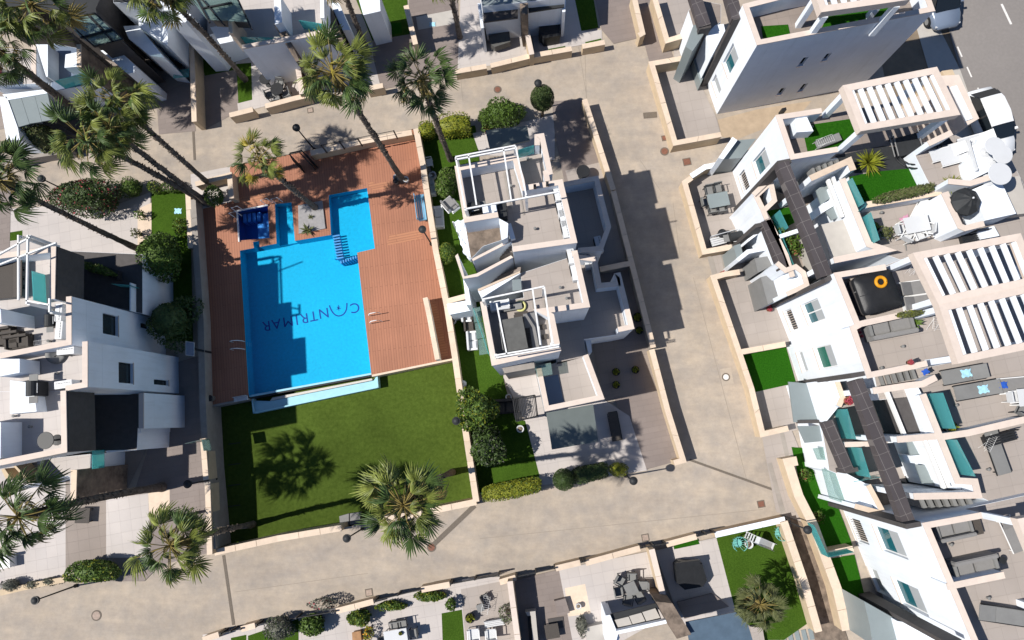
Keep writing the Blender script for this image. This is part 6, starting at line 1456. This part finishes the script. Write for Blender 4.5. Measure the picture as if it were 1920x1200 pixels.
place('sofa_white', 938, 574, 6.3, 188, 'white bench seat in the upper corner of the lower centre roof', s=.7); place('lounger_slat', 958, 577, 6.3, 10, 'dark low bench beside the pale yellow mat', s=.5)
place('table_low', 1017, 614, 6.3, RG, 'upper small box on the lower centre roof', s=.3); place('table_low', 1021, 632, 6.3, RG, 'lower small box on the lower centre roof', s=.3)
place('sofa_white', 875, 588, .1, 95, 'upper white seat under the glass canopies', s=.8); place('sofa_dark', 880, 605, .1, 95, 'dark cushioned bench under the glass canopies', s=.7); place('sofa_white', 886, 640, .1, 95, 'lower white seat under the glass canopies', s=.8)
place('urn', 850, 603, -.0, 0, 'white urn in the shaded strip, upper'); place('tank', 869, 720, 0, 0, 'pale lidded drum at the foot of the lawn wall', s=.5)
place('sofa_dark', 948, 762, 0, 5, 'dark sofa under the slatted arbour'); place('urn', 954, 745, 0, 0, 'white urn beside the dark sofa', s=.8); place('urn', 976, 804, 0, 0, 'white star shaped planter in dark tree shade', s=.95)
place('table_low', 1100, 500, 0, 0, 'x') if 0 else None
for x, y, l in ((1154, 698, 'left dark pot in the square shaded court'), (1154, 722, 'lower dark pot in the square shaded court'), (1190, 694, 'right dark pot in the square shaded court')): place('pot_dark', x, y, .03, 0, l, s=.8)
place('lounger_dark', 1152, 800, .03, 100, 'dark folded lounger in the shaded yard by the awning', s=.8); place('pot_green', 914, 246, 0, 0, 'small potted plant above the upper centre house'); place('pot_dark', 1194, 597, 0, 0, 'round shrub pot in shade along the centre wall'); place('pot_dark', 1197, 621, 0, 0, 'second round shrub pot in shade along the centre wall', s=.8)
place('bin', 1092, 328, .03, 0, 'x') if 0 else None
place('round_dark', 1092, 330, .03, 0, 'dark round table in the shaded yard behind the centre block')
# left block roofs
for i in range(4): place('lounger_dark', 22, 500 + i * 17, 7.1, 5, ['first', 'second', 'third', 'fourth'][i] + ' dark lounger from the top in the framed left roof', 'dark roof loungers', s=.8)
place('bbq', 110, 605, 7.1, 95, 'grey grill beside the left roof parapet', s=.8); place('ac', 127, 590, 7.1, -90, 'air conditioner above the grey grill on the left roof', 'roof air conditioners'); place('ac', 128, 622, 7.1, -90, 'air conditioner below the grey grill on the left roof', 'roof air conditioners')
for x, y, l in ((10, 628, 'left'), (25, 636, 'middle'), (42, 642, 'right')): place('sofa_dark', x, y, 7.1, 8, 'dark wicker sofa in shade, ' + l + ' on the left roof', 'wicker sofas', s=.75)
place('rack', 82, 643, 7.1, 10, 'small metal rack near the left roof sofas', s=.35)
sd_ = thing('satellite_dish', 'grey satellite dish fixed to the left roof parapet corner', 'satellite dish', W(106, 664, 7.2)); G().lathe((0, 0, 0), [(.05, .0), (.25, .06), (.42, .16), (.43, .17), (.24, .09), (.02, .04)], 20).out('dish', 'grey_slats', sd_, True); G().tube([(0, 0, -.5), (0, 0, .0)], .03).out('mast', 'grey_slats', sd_); G().tube([(.3, 0, .1), (.0, 0, .45)], .012).box(0, 0, .43, .05, .05, .08).out('feed_arm', 'dark_metal', sd_); sd_.rotation_euler = (.5, .3, .5)
place('ac', 140, 660, 7.1, 5, 'air conditioner in the corner by the satellite dish', 'roof air conditioners'); place('ac', 136, 722, 7.1, 8, 'air conditioner on the lower left roof beside the parapet', 'roof air conditioners')
place('bbq', 84, 730, 7.1, 95, 'dark grill with red edge on the lower left roof'); place('rack', 54, 750, 7.1, 30, 'folding chair frame lying on the lower left roof', s=.5); place('round_dark', 107, 825, 7.1, 0, 'round dark table against the left roof parapet', s=1.0)
place('tank', 78, 866, 3.2, 0, 'white round vent below the lowest left roof', s=.3)
# lower left garden
place('table_low', 163, 965, .03, 0, 'dark table in the sunken shaded yard lower left'); place('sofa_white', 10, 1052, .03, 10, 'white sofa at the left edge of the white patio'); place('towel_pink', 368, 992, .05, 0, 'reddish leaf heap on the lower left driveway', s=.5)
place('sofa_grey', 6, 150, 3.2, 0, 'grey sofa on the top left terrace', s=.8); place('pot_flower', 10, 140, 3.2, 0, 'red flowering pot on the top left terrace', s=1.2)
# right roofs
place('parasol', 1764, 402, 6.5, 0, 'black round parasol on the right roof terrace', s=(.76, .76, 1.0)); place('table_white', 1704, 428, 6.5, RG, 'white rectangular table on the right roof terrace', s=1.0)
for x, y, a, l in ((1678, 436, 10, 'left of'), (1690, 448, 60, 'lower left of'), (1713, 445, 110, 'below'), (1726, 434, 170, 'right of')): place('chair_white', x, y, 6.5, a, 'white chair ' + l + ' the white roof table', 'white roof chairs')
place('lounger_white', 1717, 402, 6.5, 60, 'white lounger between parasol and white table', s=.7); place('towel_pink', 1697, 412, 6.55, 30, 'pink towel beside the white roof table', s=.6)
place('round_white', 1846, 286, 8.0, 0, 'upper white round table on the white roof corner', s=.95); place('round_white', 1860, 301, 8.0, 0, 'middle white round table on the white roof corner', s=.95); place('round_white', 1852, 338, 8.2, 0, 'lower white round table on the white roof', s=1.1)
for x, y, a, l in ((1770, 290, 15, 'left'), (1788, 298, 15, 'lower'), (1806, 278, 15, 'upper'), (1822, 268, 15, 'right')): place('lounger_white', x, y, 7.4, a, 'white folded lounger, ' + l + ' one, in the high roof corner', 'white folded loungers', s=.8)
place('bench_white', 1815, 300, 7.4, 100, 'cream bench on the high roof corner'); place('bench_dark', 1820, 448, 6.5, 10, 'dark bench with blue cushions beside the white slab', s=.8)
place('ac', 1852, 322, 7.4, 20, 'x') if 0 else None
place('swing', 1706, 290, 6.5, 15, 'dark curved swing seat at the roof lawn', s=1.0); place('rack', 1540, 270, 6.55, 20, 'white wire rack on the upper roof lawn', s=.55); place('lounger_slat', 1548, 268, 6.55, 20, 'pale slatted seat on the upper roof lawn', s=.6)
place('pot_dark', 1631, 430, 6.5, 0, 'small plant behind the turquoise glass rail'); place('pot_white', 1653, 442, 6.5, 0, 'dry plant in a pot beside the turquoise glass rail'); place('table_white', 1643, 440, 6.5, 20, 'x', s=.3) if 0 else None
for x, y, l in ((1462, 447, 'upper'), (1476, 455, 'middle'), (1483, 472, 'lower')): place('pot_green', x, y, 3.2, 0, l + ' green pot on the balcony under the dark beam', s=1.2)
place('hottub', 1629, 553, 6.9, 16, 'hot tub under a folded black cover on the roof', s=(.84, .84, 1)); place('ring', 1650, 529, 7.78, 0, 'orange swim ring lying on the hot tub cover', s=.7)
for x, y, l in ((1716, 541, 'upper'), (1722, 568, 'lower')): place('lounger_grey', x, y, 6.9, 188, 'grey lounger, ' + l + ' of the two beside the hot tub', 'grey roof loungers', s=.95)
place('lounger_white', 1695, 573, 6.9, 100, 'white folded frame beside the lower grey lounger', s=.4); place('rack', 1706, 505, 6.9, 60, 'white rack at the pergola corner', s=.4)
place('sofa_grey', 1658, 614, 6.9, 191, 'long pale grey bench along the roof divider', s=1.25); place('agave_pot', 1706, 608, 6.9, 0, 'small spiky potted plant beside the pale grey bench'); place('rack', 1746, 602, 6.9, 80, 'white drying frame beside the pergola wall', s=.6)
for x, y, l in ((1607, 617, 'upper'), (1610, 624, 'middle'), (1613, 631, 'lower')): place('pot_flower', x, y, 7.2, 0, l + ' tiny pot at the end of the pale grey bench', s=.35)
place('pot_flower', 1702, 680, 7.9, 0, 'brown pot with plant on the lower roof wall', s=.6); place('towel_blue', 1735, 697, 7.4, 30, 'dark blue and white folded parasol over the wall end', s=.4)
for x, y, l, t in ((1798, 703, 'upper', 'pale'), (1822, 732, 'lower', 'pale')):
    place('lounger_slat', x, y, 6.5, 10, 'dark grey flat lounger, ' + l + ' one, with a pale blue towel', 'flat roof loungers', s=1.0)
place('towel_pale', 1811, 700, 6.85, 10, 'pale blue towel on the upper flat lounger', s=.6); place('towel_pale', 1843, 730, 6.85, 10, 'pale blue towel on the lower flat lounger', s=.6); place('towel_blue', 1880, 722, 6.9, 0, 'bright blue towel at the right edge', s=.5)
place('lounger_grey', 1904, 722, 6.5, 5, 'grey lounger at the right edge with blue towel'); place('table_white', 1912, 745, 6.5, 5, 'white table cut by the right picture edge'); place('chair_white', 1885, 745, 6.5, 5, 'white chair left of the cut white table'); place('chair_grey', 1902, 770, 6.5, 60, 'grey chair below the cut white table')
place('pot_dark', 1775, 800, 6.5, 0, 'dark round pot with yellow plant on the glass strip', s=1.0); place('lounger_slat', 1862, 850, 6.5, 105, 'grey lounger with folded parasol on the lower terrace', s=.95); place('bench_dark', 1866, 822, 6.5, 15, 'dark metal frames pile on the lower terrace', s=.9); place('rack', 1846, 830, 6.5, 60, 'dark folded frame left of the metal pile', s=.5)
place('round_dark', 1653, 755, 3.2, 0, 'round dark table under the lower dark beam', s=.8); place('sofa_dark', 1665, 775, 3.2, 100, 'blue black sofa under the lower dark beam', s=.9); place('pot_flower', 1585, 752, 4.3, 0, 'reddish plant on the curved white balcony'); place('pot_flower', 1668, 800, 3.2, 0, 'brown red plant beside the dark sofa', s=1.3)
place('sofa_grey', 1815, 1060, 7.0, 12, 'large pale grey sofa on the lowest right roof', s=1.15); place('sofa_grey', 1778, 990, 7.0, 192, 'pale grey daybed in the top corner of the lowest roof', s=.95); place('table_low', 1819, 987, 7.0, 12, 'dark blue square table beside the grey daybed', s=.8)
place('round_dark', 1872, 1048, 7.0, 0, 'small round dark stool beside the large grey sofa', s=.4); place('lounger_grey', 1890, 1000, 7.0, 110, 'grey deck chair with white frame at the right edge', s=.8); place('lounger_slat', 1873, 1150, 7.0, 172, 'grey lounger with white rails at the lower right', s=1.0)
place('lounger_white', 1590, 1018, 0, 0, 'x') if 0 else None
# lower gardens
place('egg', 1380, 1016, 0, 0, 'turquoise wire chair, left of the two on the lawn'); place('egg', 1458, 996, 0, 180, 'turquoise wire chair at the lawn corner'); place('slide', 1407, 1006, 0, -24, 'white slide lying across the lawn', s=.85); place('urn', 1400, 1018, 0, 0, 'pale round stone planter left of the white slide')
place('table_square', 1180, 1098, 0, 25, 'small glass top table in the light lower patio')
for x, y, a, l in ((1160, 1085, -30, 'upper left'), (1182, 1078, -90, 'upper'), (1204, 1094, 180, 'right'), (1158, 1105, 10, 'left'), (1175, 1120, 80, 'lower left'), (1196, 1115, 120, 'lower right')): place('chair_grey', x, y, 0, a, 'dark chair, ' + l + ' of the six in the light lower patio', 'lower patio chairs', s=1.0)
place('urn', 1084, 1134, .03, 0, 'round dark bowl on the pebble bed', s=.7); place('table_white', 746, 1186, .03, 10, 'x') if 0 else None
place('table_white', 748, 1188, .03, 10, 'white table with black ornament at the bottom edge', s=1.1); place('pot_dark', 752, 1186, .78, 0, 'black flower ornament on the white bottom table', s=.4)
for x, y, a, l in ((722, 1196, 10, 'left of'), (742, 1168, -80, 'upper left of'), (758, 1165, -80, 'upper right of'), (778, 1182, 190, 'right of')): place('chair_grey', x, y, .03, a, 'dark chair ' + l + ' the white bottom table', 'bottom table chairs', s=.9)
place('chair_white', 890, 1184, .03, 95, 'white cushioned chair, left of two at the bottom edge', s=1.2); place('chair_white', 922, 1184, .03, 95, 'white cushioned chair, right of two at the bottom edge', s=1.1); place('rack', 912, 1130, .03, 80, 'metal folding stand on the yellow plant terrace', s=.6)
place('pot_dark', 883, 1155, .03, 0, 'yellow flowering pot beside the metal stand'); place('bench_white', 928, 1165, .03, 10, 'white low bench between the two white chairs', s=.7); place('table_square', 902, 1136, .03, 20, 'dark square stool near the metal stand', s=.6); place('chair_grey', 910, 1118, .03, 30, 'grey chair upper one on the yellow plant terrace', s=.8)
place('pot_green', 1230, 1116, 0, 0, 'potted plant at the foot of the stone divider', s=.8); place('table_low', 1035, 1180, .12, 10, 'dark square planter table with green plant', s=.9); place('tank', 1478, 892 - 10, 0, 0, 'x') if 0 else None
place('table_white', 1471, 883, 0, 12, 'small white block beside the wide cream wall', s=.38)
place('towel_pink', 1540, 1002, 0, 0, 'x') if 0 else None
tb = thing('timber_box', 'orange timber box between the bottom shrubs', 'box', W(668, 1193, 0)); sub(tb, 'side_board', X('661,1187 675,1184 677,1204 662,1206'), .5, .03, 'timber'); sub(tb, 'lid', X('660,1186 676,1183 678,1204 661,1206'), .54, .501, 'timber')
for x, y, l in ((1503, 890, 'dark potted shrub at the top of the long bright lawn'), (1528, 968, 'dark shrub pot low on the long bright lawn')): place('pot_green', x, y, .02, 0, l)
glass_th = thing('glass_screen', 'turquoise glass screen on the wide cream wall at the lower right', 'glass screen', W(1538, 1010, 0)); glass_rail(glass_th, X('1526,984 1553,1045 1602,1035'), 1.1, .9, 'glass')
gth = thing('glass_screen', 'green glass panel on the side path wall left of the lawn', 'glass screen', W(360, 840, 0)); glass_rail(gth, X('346,832 378,824 382,846'), 1.0, .9, 'glass_clear')
sub(thing('wall_lamp', 'dark ball lamp at the foot of the blank white side wall', 'wall lamp', W(1473, 205, 0)), 'bracket', X('1466,203 1474,201 1475,206 1467,208'), 1.2, .6, 'dark_metal')
# dark slatted fence panels between the cream walls of the lower row
sf = thing('street_fence', 'dark slatted fence panels between the cream walls along the lower road', 'fence', W(860, 1095, 0))
for a, b in (((412, 1189), (450, 1180)), ((480, 1172), (628, 1147)), ((702, 1127), (788, 1106)), ((845, 1095), (935, 1091 - 12)), ((968, 1082), (1040, 1066)), ((1090, 1054), (1098, 1052)), ((1202, 1027), (1248, 1020)), ((1308, 1005), (1340, 998))):
    for z in (.2, .38, .56, .74, .92): beam(sf, a, b, z, .03, .12, 'charcoal', 'slat')
    n = 3
    for i in range(n): 
        x, y = a[0] + (b[0] - a[0]) * i / (n - 1), a[1] + (b[1] - a[1]) * i / (n - 1); p = W(x, y, 1.0); prism_w('post', [p.xy + Vector(v) for v in ((-.04, -.04), (.04, -.04), (.04, .04), (-.04, .04))], 1.0, 0, 'dark_metal', sf)
# ------------------------------------------------------------------ cars
def car(px, ang, label, body, s=1.0):
    r = thing('parked_car', label, 'car', W(*px, .01), 'cars parked on the street')
    st = [(-2.0, .62, .50, .66), (-1.92, .72, .34, .78), (-1.5, .83, .22, .86), (-.6, .86, .2, .90), (.7, .86, .2, .92), (1.35, .83, .22, .86), (1.8, .74, .3, .72), (1.98, .58, .42, .60)]
    v, f = [], []
    for x, w_, z0, z1 in st:
        for y, z in ((-w_ * .9, z0), (-w_, z0 + .12), (-w_, z1 - .12), (-w_ * .88, z1), (0, z1 + .04), (w_ * .88, z1), (w_, z1 - .12), (w_, z0 + .12), (w_ * .9, z0)): v.append((x, y, z))
    n = 9
    for i in range(len(st) - 1):
        for j in range(n - 1): f.append([i * n + j, i * n + j + 1, (i + 1) * n + j + 1, (i + 1) * n + j])
        f.append([i * n + 8, i * n, (i + 1) * n, (i + 1) * n + 8])
    f.append(list(range(n))[::-1]); f.append([(len(st) - 1) * n + j for j in range(n)])
    G().raw(v, f).out('body', body, r, True)
    def loft(secs, m, nm, smooth=True):
        v = []; [v.extend(q) for q in secs]; k = len(secs[0]); f = []
        for i in range(len(secs) - 1):
            for j in range(k - 1): f.append([i * k + j, i * k + j + 1, (i + 1) * k + j + 1, (i + 1) * k + j])
        G().raw(v, f).out(nm, m, r, smooth)
    loft([[(x, -w_, z), (x, -w_ * .5, z + .03), (x, 0, z + .04), (x, w_ * .5, z + .03), (x, w_, z)] for x, w_, z in ((-1.25, .60, 1.36), (-1.0, .64, 1.44), (-.2, .66, 1.49), (.45, .62, 1.44))], body, 'roof')
    loft([[(.47, y, 1.43) for y in (-.6, -.3, 0, .3, .6)], [(1.12, y * 1.2, .97) for y in (-.6, -.3, 0, .3, .6)]], 'car_glass', 'windscreen'); loft([[(-1.27, y, 1.35) for y in (-.58, 0, .58)], [(-1.75, y * 1.2, .92) for y in (-.58, 0, .58)]], 'car_glass', 'rear_window')
    for s_ in (-1, 1): loft([[(-1.25, s_ * .61, 1.36), (-.2, s_ * .665, 1.47), (.45, s_ * .63, 1.42)], [(-1.7, s_ * .78, .93), (-.2, s_ * .84, .95), (1.1, s_ * .76, .95)]], 'car_glass', 'side_window'); G().box(.75, s_ * .95, .92, .14, .16, .12).out('mirror', body, r, bevel=.02); G().box(1.80, s_ * .58, .56, .16, .26, .12).out('headlight', 'white_plastic', r, bevel=.02)
    for x in (-1.25, 1.25):
        for s_ in (-1, 1):
            g = G(); g.tube([(x, s_ * .70, .31), (x, s_ * .88, .31)], .31, 18); w_ = g.out('wheel', 'tyre', r); g = G(); g.tube([(x, s_ * .882, .31), (x, s_ * .89, .31)], .18, 12); g.out('rim', 'grey_slats', w_)
    r.rotation_euler = (0, 0, math.radians(ang)); r.scale = (s, s, s)
    return r
car((1844, 238), -75, 'white parked car half hidden by the white pergola house', 'car_white'); car((1748, 4), -78, 'blue grey parked car at the top right corner', 'car_blue')
for a, b in (((1876, 8), (1894, 46)), ): struct(sheet('lane_marking', [a, (a[0] + 4, a[1] - 1), (b[0] + 4, b[1] - 1), b], .014, 'paint_white'))
for x, y in ((1778, 30), (1794, 88), (1812, 126), (1832, 165)): struct(sheet('lane_marking', [(x, y), (x + 2.5, y - 1), (x + 11, y + 18), (x + 8.5, y + 19)], .0145, 'paint_white'))
